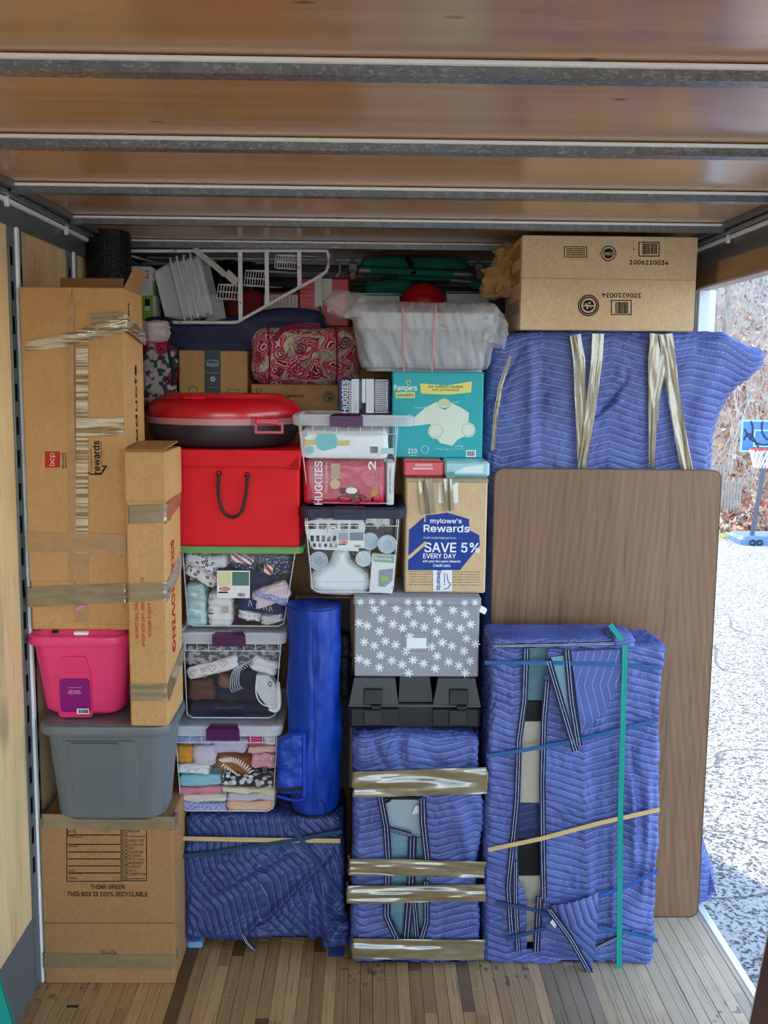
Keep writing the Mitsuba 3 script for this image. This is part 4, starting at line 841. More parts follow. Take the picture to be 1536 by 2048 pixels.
for cx, cy, s in ((386, 1345, 7), (407, 1340, 6), (424, 1336, 9), (446, 1327, 9), (441, 1346, 5), (410, 1352, 5)): decal(kk, 'heart', heart(cx, cy, s, Yc - .012), flat(204, 120, 112), Yc - .013, .0015)
garment('white socks bunched at the right of the middle clear bin', WHT, 498, 557, 1318, 1352, Yc - .004, .06, 53, 2, .008, 16, 'clothing', 'socks')
garment('brown suede boot at the lower left of the middle clear bin', flat(88, 52, 44, .7), 372, 430, 1358, 1405, Yc + .01, .12, 54, 1, .004, 0, 'shoe', 'boot')
garment('dark navy trousers filling the bottom of the middle clear bin', flat(34, 38, 60, .8, .1), 374, 548, 1408, 1434, Yc + .006, .22, 55, 1, .002, 0, 'clothing', 'trousers')
garment('dark navy jacket behind the socks in the middle clear bin', flat(38, 42, 66, .8, .1), 372, 552, 1338, 1407, Yc + .05, .12, 56, 1, .002, 0, 'clothing', 'jacket')
garment('small brown carton with pink ribbon in the middle clear bin', flat(118, 82, 66, .8), 433, 464, 1352, 1380, Yc + .0, .05, 57, 1, .0, 20, 'box', 'gift_box', rough=.0)
hb = thing('hanger_bundle', 'bundle of silver striped hooks in the centre of the middle clear bin', 'hangers')
for i in range(5): part(hb, 'hook', tube(curve([at(466 + i * 5, 1385 - i * 2, Yc), at(463 + i * 5, 1350 - i * 4, Yc - .003), at(474 + i * 5, 1335 - i * 3, Yc - .004), at(486 + i * 5, 1340 - i * 3, Yc)], 16), .0022, 6), flat(170, 178, 186, .3, .6), smooth=True)
sn = thing('sneaker', 'white speckled sneaker hanging by its lace in the middle clear bin', 'shoe')
sp_ = np.array([at(514, 1352, Yc), at(512, 1374, Yc), at(522, 1395, Yc), at(538, 1414, Yc), at(551, 1418, Yc), at(555, 1395, Yc), at(549, 1368, Yc), at(536, 1352, Yc)])
m_ = trimesh.creation.extrude_polygon(sg.Polygon(sp_[:, [0, 2]]).buffer(.006).buffer(-.003), .05, engine='earcut'); v = m_.vertices.copy(); m_.vertices = np.stack([v[:, 0], Yc - .002 + v[:, 2], v[:, 1]], 1); m_.invert() if m_.volume < 0 else None
part(sn, 'upper', m_, 'cotton_white_print' if False else flat(206, 204, 200, .7))
part(sn, 'sole', tube(curve([at(556, 1364, Yc), at(559, 1395, Yc), at(553, 1421, Yc), at(538, 1417, Yc)], 20), .007), flat(232, 230, 226, .5), smooth=True)
part(sn, 'lace', tube(curve([at(516, 1356, Yc - .006), at(512, 1385, Yc - .006), at(520, 1404, Yc - .006), at(545, 1412, Yc - .006)], 24), .0025, 6), WHITE, smooth=True)
for i in range(4): part(sn, 'lace', tube([at(522 + 3 * i, 1362 + 9 * i, Yc - .006), at(534 + 3 * i, 1366 + 9 * i, Yc - .006)], .0022, 6), WHITE)
part(sn, 'eyelet', tube([at(540 + 3.5 * math.cos(a), 1368 + 4 * math.sin(a), Yc - .004) for a in np.linspace(0, 6.28, 14)[:-1]], .0012, 5, True), INK)

# top bin with green lid
Yb = 3.46
b3, B3T = clear_bin('clear bin of baby clothes with a green lid, under the red fabric box', 360, 594, 368, 572, 1108, 1262, Yb, .40, B2T + .002, (342, 608, 1094, 1108), None, GREENLID, ribs=False)
Yc = Yb + .032
garment('white and pink leopard print clothing at the upper left of the green-lidded bin', 'leopard_cotton', 364, 432, 1110, 1150, Yc, .15, 61, 2, .008, 12, 'clothing', 'leopard_garment')
garment('leopard print sleeve draped lower left in the green-lidded bin', 'leopard_cotton', 366, 438, 1136, 1168, Yc - .012, .05, 62, 1, .006, 28, 'clothing', 'leopard_garment')
garment('pale pink edge of cloth between the leopard prints', flat(230, 186, 184, .85), 372, 440, 1140, 1150, Yc - .014, .03, 63, 1, .003, 30, 'clothing', 'pink_cloth')
garment('white cloth next to the leopard print in the green-lidded bin', WHT, 412, 455, 1112, 1140, Yc + .004, .1, 64, 2, .006, 0, 'clothing', 'white_cloth')
garment('red striped flag cloth in the green-lidded bin', 'cotton_red_stripes', 458, 508, 1110, 1130, Yc, .06, 65, 1, .004, 12, 'clothing', 'striped_bow')
garment('grey starred bow beneath the red stripes', 'cotton_navy_stars', 462, 512, 1124, 1140, Yc + .012, .06, 66, 1, .004, 10, 'clothing', 'starred_bow')
garment('red striped bow at the right of the green-lidded bin', 'cotton_red_stripes', 524, 548, 1128, 1152, Yc - .002, .03, 67, 1, .005, 20, 'clothing', 'striped_bow')
garment('navy cloth with white stars at the right of the green-lidded bin', 'cotton_navy_stars', 514, 584, 1112, 1152, Yc + .02, .08, 68, 2, .006, 0, 'clothing', 'starred_cloth')
garment('plain navy cloth in the middle of the green-lidded bin', flat(46, 52, 82, .8, .1), 440, 560, 1142, 1196, Yc + .045, .12, 69, 1, .004, 0, 'clothing', 'navy_cloth')
garment('pale pink floral cloth at the right of the green-lidded bin', flat(228, 204, 204, .85, .1), 502, 580, 1172, 1212, Yc - .002, .06, 70, 2, .008, -22, 'clothing', 'floral_cloth')
garment('multicoloured flowered cloth above the navy drawing print', 'cotton_floral_blue', 506, 578, 1190, 1206, Yc - .008, .05, 71, 1, .005, 18, 'clothing', 'floral_cloth')
kn = garment('navy shirt with white line drawings in the green-lidded bin', flat(42, 52, 92, .8, .1), 476, 566, 1196, 1230, Yc + .006, .08, 72, 1, .004, 8, 'clothing', 'navy_shirt')
for cx, cy in ((500, 1206), (515, 1212), (530, 1214), (541, 1218)): part(kn, 'line_drawing', tube([at(cx - 3, cy + 6, Yc), at(cx, cy - 6, Yc), at(cx + 2, cy - 1, Yc), at(cx + 4, cy + 6, Yc)], .0012, 5), WHITE)
garment('white ruffled cloth at the bottom right of the green-lidded bin', 'cotton_white_print', 472, 522, 1222, 1246, Yc - .004, .08, 73, 2, .012, 14, 'clothing', 'ruffled_cloth', rough=.02)
garment('cream ruffled cloth at the bottom corner of the green-lidded bin', WHT, 520, 568, 1228, 1254, Yc - .004, .08, 74, 2, .012, -6, 'clothing', 'ruffled_cloth', rough=.02)
garment('mint pack of wipes in shiny wrap at the lower left of the green-lidded bin', flat(176, 206, 202, .25, .7), 368, 412, 1168, 1256, Yc - .004, .1, 75, 5, .004, 0, 'pack', 'mint_pack', rough=.008)
dpk = garment('white diaper pack beside the mint pack in the green-lidded bin', flat(226, 222, 214, .3, .6), 414, 464, 1184, 1256, Yc - .006, .1, 76, 5, .004, 0, 'pack', 'diaper_pack', rough=.006)
decal(dpk, 'brown_print', pxpoly([(444, 1216), (456, 1212), (458, 1226), (446, 1226)], Yc - .012), flat(196, 168, 148), Yc - .012, .001)
for a, b in ((1198, 1201), (1219, 1221), (1226, 1228)): decal(dpk, 'print_line', pxrect(416, 427, a, b, Yc - .012), flat(150, 150, 150), Yc - .012, .001)
def bin_card(t, l, r, a, b, Y, pic1, pic2, brand='RUBBERMAID'):
    k = part(t, 'card_label', plate(pxrect(l, r, a, b, Y), Y, .0012), flat(222, 222, 218, .4), label='white paper label')
    w, h = r - l, b - a; Yd = Y - .0014
    for nm, p, m in (('picture', pxrect(l + .04 * w, l + .42 * w, a + .06 * h, a + .55 * h, Yd), pic1), ('picture', pxrect(l + .46 * w, r - .03 * w, a + .05 * h, a + .55 * h, Yd), pic2), ('barcode', bars(l + .62 * w, l + .85 * w, a + .82 * h, a + .95 * h, Yd, 12, 2), INK), ('black_bar', pxrect(l + .04 * w, l + .34 * w, a + .77 * h, a + .82 * h, Yd), INK), ('red_oval', sa.scale(disc(l + .23 * w, a + .67 * h, .16 * w, Yd), 1, .36), flat(190, 40, 48))): part(k, nm, plate(p, Yd, .0005), m)
    part(k, 'lettering', text_at(brand, at(l + .23 * w, a + .67 * h, Yd - .0008), .22 * w * .0017, .05 * w * .0017, 0, 'f', .0003, True), WHITE)
bin_card(b3, 434, 500, 1141, 1196, Yb + .004, flat(214, 206, 150, .4), flat(70, 112, 96, .4))

# red fabric box
Yr = 3.44
x0, x1, z0, z1 = fr(335, 598, 930, 1097, Yr, B3T + .001)
t = thing('red_fabric_box', 'red fabric storage box with a black rope handle, below the red round container', 'storage box')
def prism(bl, br, tl, tr, z0, z1, y0, y1, dy=0): return trimesh.convex.convex_hull(np.array([(bl, y0, z0), (br, y0, z0), (bl, y1, z0), (br, y1, z0), (tl, y0 - dy, z1), (tr, y0 - dy, z1), (tl, y1, z1), (tr, y1, z1)]))
part(t, 'body', cbox(x0, x1, Yr, Yr + .38, z0, z1, .006), 'red_fabric')
zt = at(460, 900, Yr)[2]; xa, xb = at(333, 900, Yr)[0], at(600, 900, Yr)[0]; zl = at(460, 934, Yr)[2]
RBT = zt
part(t, 'lid', prism(xa, xb, xa - .002, xb + .002, zl, zt, Yr - .009, Yr + .39, -.004), 'red_fabric')
part(t, 'lid_hem', cbox(xa, xb, Yr - .011, Yr - .008, zl - .002, zl + .004, .001), flat(190, 8, 22, .7))
for pts in ([(336, 905), (336, 930), (356, 932)], [(597, 914), (597, 940), (570, 938)]): decal(t, 'corner_fold', pxpoly(pts, Yr - .008), flat(170, 6, 18, .8), Yr - .008, .002)
rope = curve([at(438, 948, Yr - .008), at(437, 985, Yr - .012), at(441, 1010, Yr - .013), at(453, 1030, Yr - .013), at(466, 1035, Yr - .013), at(481, 1026, Yr - .013), at(489, 1005, Yr - .013), at(494, 975, Yr - .012), at(495, 951, Yr - .008)], 90)
rk = part(t, 'rope_handle', tube(rope, .0052, 8), flat(28, 24, 20, .7), smooth=True, label='black rope handle')
for o in (0, 2.1, 4.2):
    a = np.linspace(0, 60, 90) + o; part(rk, 'strand', tube(rope + np.stack([.0042 * np.cos(a), .0042 * np.sin(a), 0 * a], 1), .0024, 5), flat(70, 60, 46, .7), smooth=True)
for px, py in ((438, 947), (495, 950)): part(t, 'grommet', tube([at(px + 5 * math.cos(a), py + 5 * math.sin(a), Yr - .003) for a in np.linspace(0, 6.28, 17)[:-1]], .0018, 6, True), flat(60, 20, 20, .4))

# red round container
Yc = 3.71
c = at(449, 840, Yc); R = (at(600, 840, Yc)[0] - at(298, 840, Yc)[0]) / 2; zr = RBT + .001
t = thing('round_container', 'round container with glossy red lid and smoky bowl, on the red fabric box', 'container')
h1 = at(449, 843, Yc - R)[2] - zr; h2 = at(449, 786, Yc)[2] - zr
def lathe(prof, cx, cy, z, n=72): m = trimesh.creation.revolve(np.array(prof), sections=n); m.apply_translation((cx, cy, z)); return m
part(t, 'bowl', lathe([(0, 0), (R * .80, 0), (R * .92, .02), (R * .975, .055), (R * .985, h1 - .012), (R * .97, h1 - .012), (R * .95, .05), (R * .88, .025), (0, .012)], c[0], Yc, zr), flat(58, 52, 56, .3, .5), smooth=40, label='smoky dark bowl')
part(t, 'rim', lathe([(R * .95, h1 - .016), (R * 1.0, h1 - .014), (R * 1.005, h1 + .008), (R * .95, h1 + .010)], c[0], Yc, zr), flat(196, 130, 134, .3, .5), smooth=40, label='clear pinkish rim')
hl = h2 - h1
part(t, 'lid', lathe([(R * .99, h1 + .006), (R * 1.0, h1 + .02), (R * .985, h1 + hl * .45), (R * .94, h1 + hl * .68), (R * .84, h1 + hl * .84), (R * .80, h1 + hl * .84), (R * .78, h1 + hl * .98), (R * .74, h1 + hl), (R * .2, h1 + hl), (0, h1 + hl)], c[0], Yc, zr), flat(196, 8, 30, .25, .6, 0, .6), smooth=40, label='glossy red lid')
RRT = zr + h2
part(t, 'lid_tab', cbox(at(390, 800, Yc)[0], at(430, 800, Yc)[0], Yc - R * .86, Yc - R * .80, zr + h1 + hl * .80, zr + h1 + hl * .90, .004), flat(210, 20, 40, .3, .6))
lq = part(t, 'latch', plate(frame_px(508, 566, 846, 868, Yc - R - .01, 5), Yc - R * .93, .008), flat(196, 16, 34, .3, .6), label='red latch')
part(lq, 'hinge', cbox(at(515, 840, 3.5)[0], at(560, 840, 3.5)[0], Yc - R * .97, Yc - R * .92, zr + h1 - .01, zr + h1 + .012, .003), flat(196, 16, 34, .3, .6))

# ---------------------------------------------------------------- centre column: tool case, snowflake box, bins, boxes
Y = 3.37; z0 = MBT + .012
BLK = flat(22, 23, 24, .38, .45); BLK2 = flat(34, 35, 37, .32, .5)
t = thing('tool_case', 'black plastic tool case with two latches lying under the snowflake box', 'tool case')
zt = at(830, 1358, Y)[2]; zm = at(830, 1412, Y)[2]; q = lambda px: at(px, 1410, Y)[0]
part(t, 'base', cat([cbox(q(698), q(799), Y, Y + .3, z0, zm - .003, .010), cbox(q(796), q(868), Y + .022, Y + .3, z0, zm - .003, .006), cbox(q(866), q(962), Y, Y + .3, z0, zm - .003, .010)]) if False else trimesh.boolean.difference([cbox(q(698), q(962), Y, Y + .3, z0, zm - .003, .010), box(q(797), q(867), Y - .01, Y + .022, z0 - .01, zm + .01)], engine='manifold'), BLK)
def tower(l0, r0, l1, r1, y, za, zb_): return trimesh.convex.convex_hull(np.array([(q(l0), y, za), (q(r0), y, za), (q(l0), Y + .29, za), (q(r0), Y + .29, za), (q(l1), y + .012, zb_), (q(r1), y + .012, zb_), (q(l1), Y + .28, zb_), (q(r1), Y + .28, zb_)]))
zt2 = zt - .002
part(t, 'lid', tower(698, 797, 708, 790, Y + .002, zm + .004, zt2), BLK); part(t, 'lid', tower(866, 961, 876, 950, Y + .002, zm + .004, zt2), BLK); part(t, 'lid', tower(797, 867, 800, 860, Y + .03, zm + .004, zt2 - .001), flat(24, 23, 23, .42, .4))
part(t, 'lip', cbox(q(697), q(962), Y - .004, Y + .02, zm - .003, zm + .004, .002), flat(78, 82, 84, .32, .5), label='lighter parting edge')
for a in (727, 898):
    lk = part(t, 'latch', cbox(q(a), q(a + 37), Y - .009, Y + .003, at(830, 1450, Y)[2], zm - .012, .003), BLK2); part(lk, 'clasp', cbox(q(a), q(a + 38), Y - .008, Y + .006, zm + .006, at(830, 1378, Y)[2], .003), flat(30, 31, 33, .4, .5)); part(lk, 'hinge', cbox(q(a + 15), q(a + 36), Y - .012, Y, zm - .011, zm + .005, .003), BLK)
CASET = zt2
Y = 3.40
x0, x1, z0, z1 = fr(709, 958, 1205, 1355, Y, CASET + .001)
t = thing('snowflake_box', 'grey fabric storage box printed with white snowflakes, on the black tool case', 'storage box')
part(t, 'body', cbox(x0, x1, Y, Y + .36, z0, z1 - .002, .004), 'grey_fabric')
SNT = at(830, 1194, Y)[2]; zl = at(830, 1211, Y)[2]
part(t, 'lid', cbox(x0 - .004, x1 + .004, Y - .007, Y + .366, zl, SNT, .005), 'grey_fabric')
part(t, 'side_pull', rot(cbox(x1 + .004, x1 + .03, Y + .02, Y + .05, zl - .025, zl - .005, .002), 25, [0, 1, 0], (x1, Y, zl - .01)), WHITE, label='white pull tab')
SNOW = flat(224, 230, 228, .7)
def flake(cx, cy, rp, Y, a0): 
    c = at(cx, cy, Y); k = rp * .0017; arms = []
    for i in range(7):
        e = sa.scale(sg.Point(0, 0).buffer(1, 5), .14, .42); e = sa.translate(e, 0, .56); arms.append(sa.rotate(e, a0 + i * 360 / 7, origin=(0, 0)))
    return sa.translate(sa.scale(unary_union(arms + [sg.Point(0, 0).buffer(.36, 5)]), k, k, origin=(0, 0)), c[0], c[2])
FL = [(420, 225), (585, 220), (675, 258), (860, 235), (1020, 232), (1115, 262), (470, 298), (362, 352), (560, 340), (635, 370), (720, 335), (800, 362), (905, 305), (890, 402), (995, 348), (1080, 373), (1158, 340), (457, 395), (340, 476), (417, 505), (503, 470), (580, 498), (940, 480), (1013, 508), (855, 515), (1125, 450), (1105, 545), (465, 578), (300, 605), (360, 632), (552, 620), (630, 650), (715, 615), (795, 642), (455, 672), (900, 585), (885, 680), (988, 630), (1067, 658), (1155, 622), (680, 713), (1115, 715), (660, 545), (300, 330), (690, 432), (1195, 490), (770, 218)]
for i, (a, b) in enumerate(FL): part(t, 'snowflake', plate(flake(640 + a / 3.84, 1160 + b / 3.84, 10.2, Y, i * 23), Y, .0006), SNOW)
for i, (a, b) in enumerate(((312, 160), (400, 156), (485, 162), (675, 158), (755, 166), (845, 157), (915, 166), (1110, 165), (1190, 162))): part(t, 'snowflake', plate(flake(640 + a / 3.84, 1163 + b / 3.84, 8.2, Y - .007, i * 17), Y - .007, .0006), SNOW)
kw = part(t, 'label_window', plate(frame_px(805, 861, 1264, 1303, Y, 1.0), Y, .001), flat(120, 120, 124, .5)); part(kw, 'paper', plate(pxrect(813, 853, 1276, 1297, Y - .001), Y - .001, .001), flat(226, 232, 228, .35))

# back-row framed panel and black bag
Y = 3.64
t = thing('framed_panel', 'dark panel in a brown wooden frame standing behind the blue cylindrical bag', 'panel')
a, b = at(590, 1400, Y)[0], at(710, 1400, Y)[0]; za = LBT + .015; zb_ = at(650, 1192, Y)[2]
part(t, 'backing', box(a, b - .004, Y + .006, Y + .016, za, zb_ - .004), flat(34, 32, 36, .6))
for bx_ in ((b - .02, b, za, zb_), (a, a + .02, za, zb_), (a + .02, b - .02, zb_ - .012, zb_)): part(t, 'frame_rail', cbox(bx_[0], bx_[1], Y, Y + .03, bx_[2], bx_[3], .003), flat(142, 104, 76, .5))
garment('black shoulder bag hanging between the blue bag and the wooden frame', flat(18, 18, 20, .6), 674, 702, 1268, 1400, 3.56, .06, 81, 1, .004, 0, 'bag', 'black_bag', rough=.012)

# blue cylindrical bag
Yc = 3.45; r0 = .5 * (at(683, 1300, Yc)[0] - at(576, 1300, Yc)[0]); cx = at(629, 1300, Yc)[0]; zb0 = LBT + .014; zt = at(629, 1222, Yc - r0)[2]
t = thing('cylindrical_bag', 'tall royal blue cylindrical fabric bag standing beside the three clear bins', 'bag')
n, nz = 72, 90; V, F = [], []
for i in range(nz):
    s = i / (nz - 1); z = zb0 + s * (zt - zb0)
    for j in range(n):
        a = 2 * math.pi * j / n; rr_ = r0 * (.80 + .20 * min(1, s * 4) ** .6) * (1 - .02 * s)
        rr_ *= (1 - .5 * max(0, .03 - s) / .03 * .12)
        V.append((cx + rr_ * math.cos(a), Yc + rr_ * math.sin(a), z))
V = np.array(V); dd = np.c_[V[:, 0] - cx, V[:, 1] - Yc, 0 * V[:, 0]] / r0
V += dd * ((meshkit.fbm(np.c_[V[:, 0] * 22, V[:, 1] * 22, V[:, 2] * 7], 3, 8) - .5) * .022 - .006 * np.exp(-((V[:, 0] - cx - .005) / .006) ** 2) * (V[:, 1] < Yc))[:, None]
for i in range(nz - 1):
    j = np.arange(n); k = (j + 1) % n; F += [np.stack([i * n + j, i * n + k, (i + 1) * n + k], 1), np.stack([i * n + j, (i + 1) * n + k, (i + 1) * n + j], 1)]
V = np.vstack([V, [[cx, Yc, zb0]]]); F.append(np.stack([np.full(n, len(V) - 1), (np.arange(n) + 1) % n, np.arange(n)], 1))
part(t, 'body', trimesh.Trimesh(V, np.vstack(F), process=False), 'blue_nylon', smooth=True)
tp = trimesh.creation.cylinder(r0 * .985, .006, sections=64); tp = tp.subdivide(); tp.apply_translation((cx, Yc, zt)); tp.vertices[:, 2] += .01 * (meshkit.fbm(tp.vertices * 14, 2, 3) - .3); part(t, 'top', tp, 'blue_nylon', smooth=30)
part(t, 'piping', tube([(cx + r0 * .99 * math.cos(a), Yc + r0 * .99 * math.sin(a), zt) for a in np.linspace(0, 2 * math.pi, 61)[:-1]], .003, 6, True), flat(6, 28, 120, .5), smooth=True)
part(t, 'seam', tube([(cx + .004 + .004 * math.sin(z * 9), Yc - r0 * .97, z) for z in np.linspace(zb0 + .02, zt - .03, 30)], .0018, 5), flat(10, 40, 150, .5), smooth=True)
part(t, 'base_ring', tube([(cx + r0 * .80 * math.cos(a), Yc + r0 * .80 * math.sin(a), zb0 + .006) for a in np.linspace(0, 2 * math.pi, 49)[:-1]], .005, 6, True), flat(14, 16, 40, .6), smooth=True)
Yq = 3.345
xa, xb, za, zb_ = fr(553, 610, 1466, 1592, Yq)
V, F_, N, U, L = softbox(xa, xb, Yq, Yq + .045, za, zb_, .02, .005); V[:, 2] -= .5 * np.clip((xa + .055 - V[:, 0]), 0, .06) * (V[:, 2] > (za + zb_) / 2)
pk = part(t, 'pocket', trimesh.Trimesh(V + N * ((meshkit.fbm(V * 26, 3, 4) - .5) * .012)[:, None], F_, process=False), 'blue_nylon', smooth=True)
part(pk, 'zip', plate(pxpoly([(552, 1578), (606, 1573), (606, 1581), (552, 1584)], Yq - .002), Yq - .002, .003), flat(12, 12, 24, .5)); part(pk, 'trim_band', plate(pxrect(606, 612, 1466, 1594, Yq), Yq + .002, .004), flat(14, 52, 176, .5))
part(t, 'loop', tube(curve([at(553, 1592, Yq), at(575, 1598, Yq - .006), at(598, 1600, Yq - .006), at(610, 1596, Yq)], 16), .006, 6), flat(12, 44, 150, .5), smooth=True)
part(t, 'drawstring', tube(curve([at(640, 1600, 3.36), at(650, 1618, 3.36), at(654, 1630, 3.36), at(660, 1633, 3.36)], 12), .0016, 5), INK)

# clear bin with white basket, navy lid
Yb = 3.41; zs = max(SNT, at(650, 1192, 3.64)[2]) + .002
b4, B4T = clear_bin('clear bin holding a white basket and pitcher, with a dark navy lid', 606, 802, 618, 792, 1038, 1193, Yb, .40, zs, (600, 811, 1015, 1036), (667, 733, 1013, 1038), NAVYLID, NAVYLID)
Yc = Yb + .030
BW = flat(226, 228, 226, .4, .4)
t = thing('white_basket', 'white slotted plastic basket lying in the navy-lidded clear bin', 'basket')
bx = lambda l, r, a, b, dy=0: plate(pxrect(l, r, a, b, Yc), Yc + dy, .006)
body = pxpoly([(612, 1044), (724, 1040), (727, 1062), (714, 1100), (628, 1096), (614, 1066)], Yc).buffer(.004)
holes = [pxrect(617 + i * 21, 633 + i * 21, 1047, 1058, Yc).buffer(-.002).buffer(.002) for i in range(5)] + [pxrect(621 + i * 11, 628 + i * 11, 1071, 1083, Yc) for i in range(9)] + [pxrect(626 + i * 11, 632 + i * 11, 1086, 1094, Yc) for i in range(8)]
part(t, 'front', plate(body.difference(unary_union(holes)), Yc + .004, .006), BW)
part(t, 'rim', tube(curve([at(612, 1044, Yc), at(640, 1041, Yc - .003), at(700, 1040, Yc - .003), at(727, 1046, Yc), at(727, 1062, Yc)], 30), .004, 6), BW, smooth=True)
part(t, 'hook', tube(curve([at(658, 1066, Yc - .005), at(660, 1055, Yc - .006), at(667, 1054, Yc - .006), at(670, 1066, Yc - .005)], 14), .0035, 6), WHITE, smooth=True)
for i in range(8): part(t, 'back_slat', tube([at(616 + i * 14, 1046, Yc + .03), at(622 + i * 13, 1096, Yc + .05)], .0028, 5), flat(196, 200, 200, .4))
def lid_disc(label, cx, cy, r, dy, m, cat_='lid', rings=2):
    k = thing('round_tub', label, 'tub'); c = at(cx, cy, Yc + dy); R_ = r * .00172
    m_ = trimesh.creation.cylinder(R_, .016, sections=36); rot(m_, 90, [1, 0, 0], (0, 0, 0)); m_.apply_translation(c); part(k, 'disc', m_, m, smooth=40)
    for j in range(rings): part(k, 'ridge', tube([c + np.array([R_ * (.95 - .3 * j) * math.cos(a), -.009, R_ * (.95 - .3 * j) * math.sin(a)]) for a in np.linspace(0, 6.283, 33)[:-1]], .0018, 5, True), flat(206, 216, 220, .3))
    return k
lid_disc('smoky round tub at the left of the navy-lidded bin', 637, 1121, 19, .008, flat(150, 164, 176, .25, .5)); lid_disc('clear round tub behind the paper label in the navy-lidded bin', 739, 1082, 18, .035, flat(176, 188, 196, .25, .5)); lid_disc('large round tub at the upper right of the navy-lidded bin', 774, 1088, 19, .014, flat(170, 182, 192, .25, .5)); lid_disc('small round tub with a green centre in the navy-lidded bin', 727, 1117, 16, .004, flat(196, 210, 208, .25, .5), rings=3)
t = thing('white_pitcher', 'large white plastic pitcher lying at the bottom of the navy-lidded bin', 'pitcher')
pp = pxpoly([(672, 1104), (690, 1104), (697, 1122), (716, 1140), (733, 1152), (737, 1174), (728, 1188), (690, 1191), (640, 1188), (624, 1178), (624, 1155), (640, 1140), (660, 1130)], Yc).buffer(.006)
m_ = trimesh.creation.extrude_polygon(pp, .11, engine='earcut'); m_ = m_.subdivide_to_size(.012); v = m_.vertices.copy(); dist = np.array([pp.exterior.distance(sg.Point(a_, b_)) for a_, b_ in v[:, :2]]); y_ = v[:, 2] + .022 * (1 - np.clip(dist / .03, 0, 1)) ** 2 * np.where(v[:, 2] < .05, 1, -1)
m_.vertices = np.stack([v[:, 0], Yc + .010 + y_, v[:, 1]], 1); m_.invert() if m_.volume < 0 else None
part(t, 'body', m_, flat(226, 228, 224, .35, .5), smooth=50)
part(t, 'band', plate(pxrect(636, 730, 1164, 1165.4, Yc), Yc + .011, .002), flat(200, 204, 202, .4))
t = thing('product_box', 'small white and green printed box at the lower right of the navy-lidded bin', 'box')
part(t, 'body', rot(cbox(at(741, 1140, Yc)[0], at(788, 1140, Yc)[0], Yc - .004, Yc + .03, at(760, 1186, Yc)[2], at(760, 1109, Yc)[2], .003), 4, [0, 1, 0], at(764, 1148, Yc)), flat(228, 228, 226, .4))
Yd = Yc - .005
decal(t, 'green_band', pxpoly([(748, 1110), (789, 1113), (788, 1126), (747, 1123)], Yd), flat(140, 172, 140, .4), Yd); decal(t, 'photo', pxpoly([(758, 1140), (786, 1137), (785, 1160), (770, 1174), (757, 1172)], Yd), flat(148, 150, 158, .4), Yd); decal(t, 'green_badge', pxrect(761, 778, 1152, 1162, Yd), flat(150, 190, 90, .4), Yd - .001)
ptext(t, 'lettering', 'Breast Pump', flat(240, 244, 240), 767, 1118, 34, 5, Yd - .001, -4, True)
bin_card(b4, 674, 729, 1063, 1096, Yb + .002, flat(150, 156, 168, .4), flat(120, 128, 146, .4))

# clear bin with diaper packs
Yb = 3.44
b5, B5T = clear_bin('clear bin of diaper packs with a purple latch, beside the red round container', 594, 800, 610, 790, 853, 1014, Yb, .44, B4T + .002, (584, 828, 830, 852), (660, 726, 829, 853))
Yc = Yb + .028
t = thing('diaper_pack', 'white diaper pack with a teal hexagon, above the red pack in its bin', 'diaper pack')
V, F_, N, U, L = softbox(at(600, 892, Yc)[0], at(776, 892, Yc)[0], Yc - .008, Yc + .16, at(700, 920, Yc)[2], at(700, 860, Yc)[2], .022, .008); part(t, 'wrap', trimesh.Trimesh(V + N * ((meshkit.fbm(V * 22, 3, 2) - .5) * .008)[:, None], F_, process=False), flat(230, 232, 230, .3, .6), smooth=True)
Yd = Yc - .012
decal(t, 'teal_hexagon', pxpoly([(631, 878), (638, 868), (668, 866), (676, 880), (672, 896), (645, 902), (634, 895)], Yd), flat(92, 186, 190, .35), Yd, .002); decal(t, 'yellow_ribbon', pxpoly([(609, 879), (632, 880), (632, 889), (609, 891)], Yd), flat(206, 186, 90, .4), Yd, .002); decal(t, 'yellow_ribbon', pxpoly([(674, 882), (700, 880), (698, 891), (674, 891)], Yd), flat(206, 186, 90, .4), Yd, .002)
decal(t, 'teal_badge', disc(620, 900, 8, Yd), flat(120, 190, 196, .4), Yd, .002); decal(t, 'barcode', bars(740, 756, 893, 906, Yd, 12, 4), INK, Yd, .002); decal(t, 'teal_strip', pxrect(764, 788, 896, 908, Yd), flat(170, 206, 206, .4), Yd, .002)
ptext(t, 'lettering', '2', flat(60, 120, 130), 612, 868, 5, 7, Yd, 0, True, .002); ptext(t, 'lettering', '3027', INK, 782, 871, 11, 4, Yd, 0, False, .002)
t = thing('red_diaper_pack', 'red diaper pack with white lettering running upward, lower in the clear bin', 'diaper pack')
V, F_, N, U, L = softbox(at(606, 968, Yc)[0], at(770, 968, Yc)[0], Yc - .006, Yc + .16, at(690, 1012, Yc)[2], at(690, 922, Yc)[2], .022, .008); part(t, 'wrap', trimesh.Trimesh(V + N * ((meshkit.fbm(V * 24, 3, 6) - .5) * .008)[:, None], F_, process=False), flat(196, 28, 56, .3, .6), smooth=True)
Yd = Yc - .010
ptext(t, 'lettering', 'HUGGIES', WHITE, 637, 966, 87, 16, Yd, 90, True, .002); ptext(t, 'lettering', 'little snugglers', flat(236, 206, 210), 653, 956, 62, 7, Yd, 90, False, .002); ptext(t, 'lettering', '2', WHITE, 744, 931, 17, 15, Yd, 90, True, .002)
decal(t, 'gold_badge', pxpoly([(662, 927), (680, 927), (680, 960), (662, 972)], Yd), flat(186, 150, 110, .4), Yd, .002); decal(t, 'gold_disc', disc(670, 968, 10, Yd), flat(204, 176, 140, .4), Yd - .002, .001)
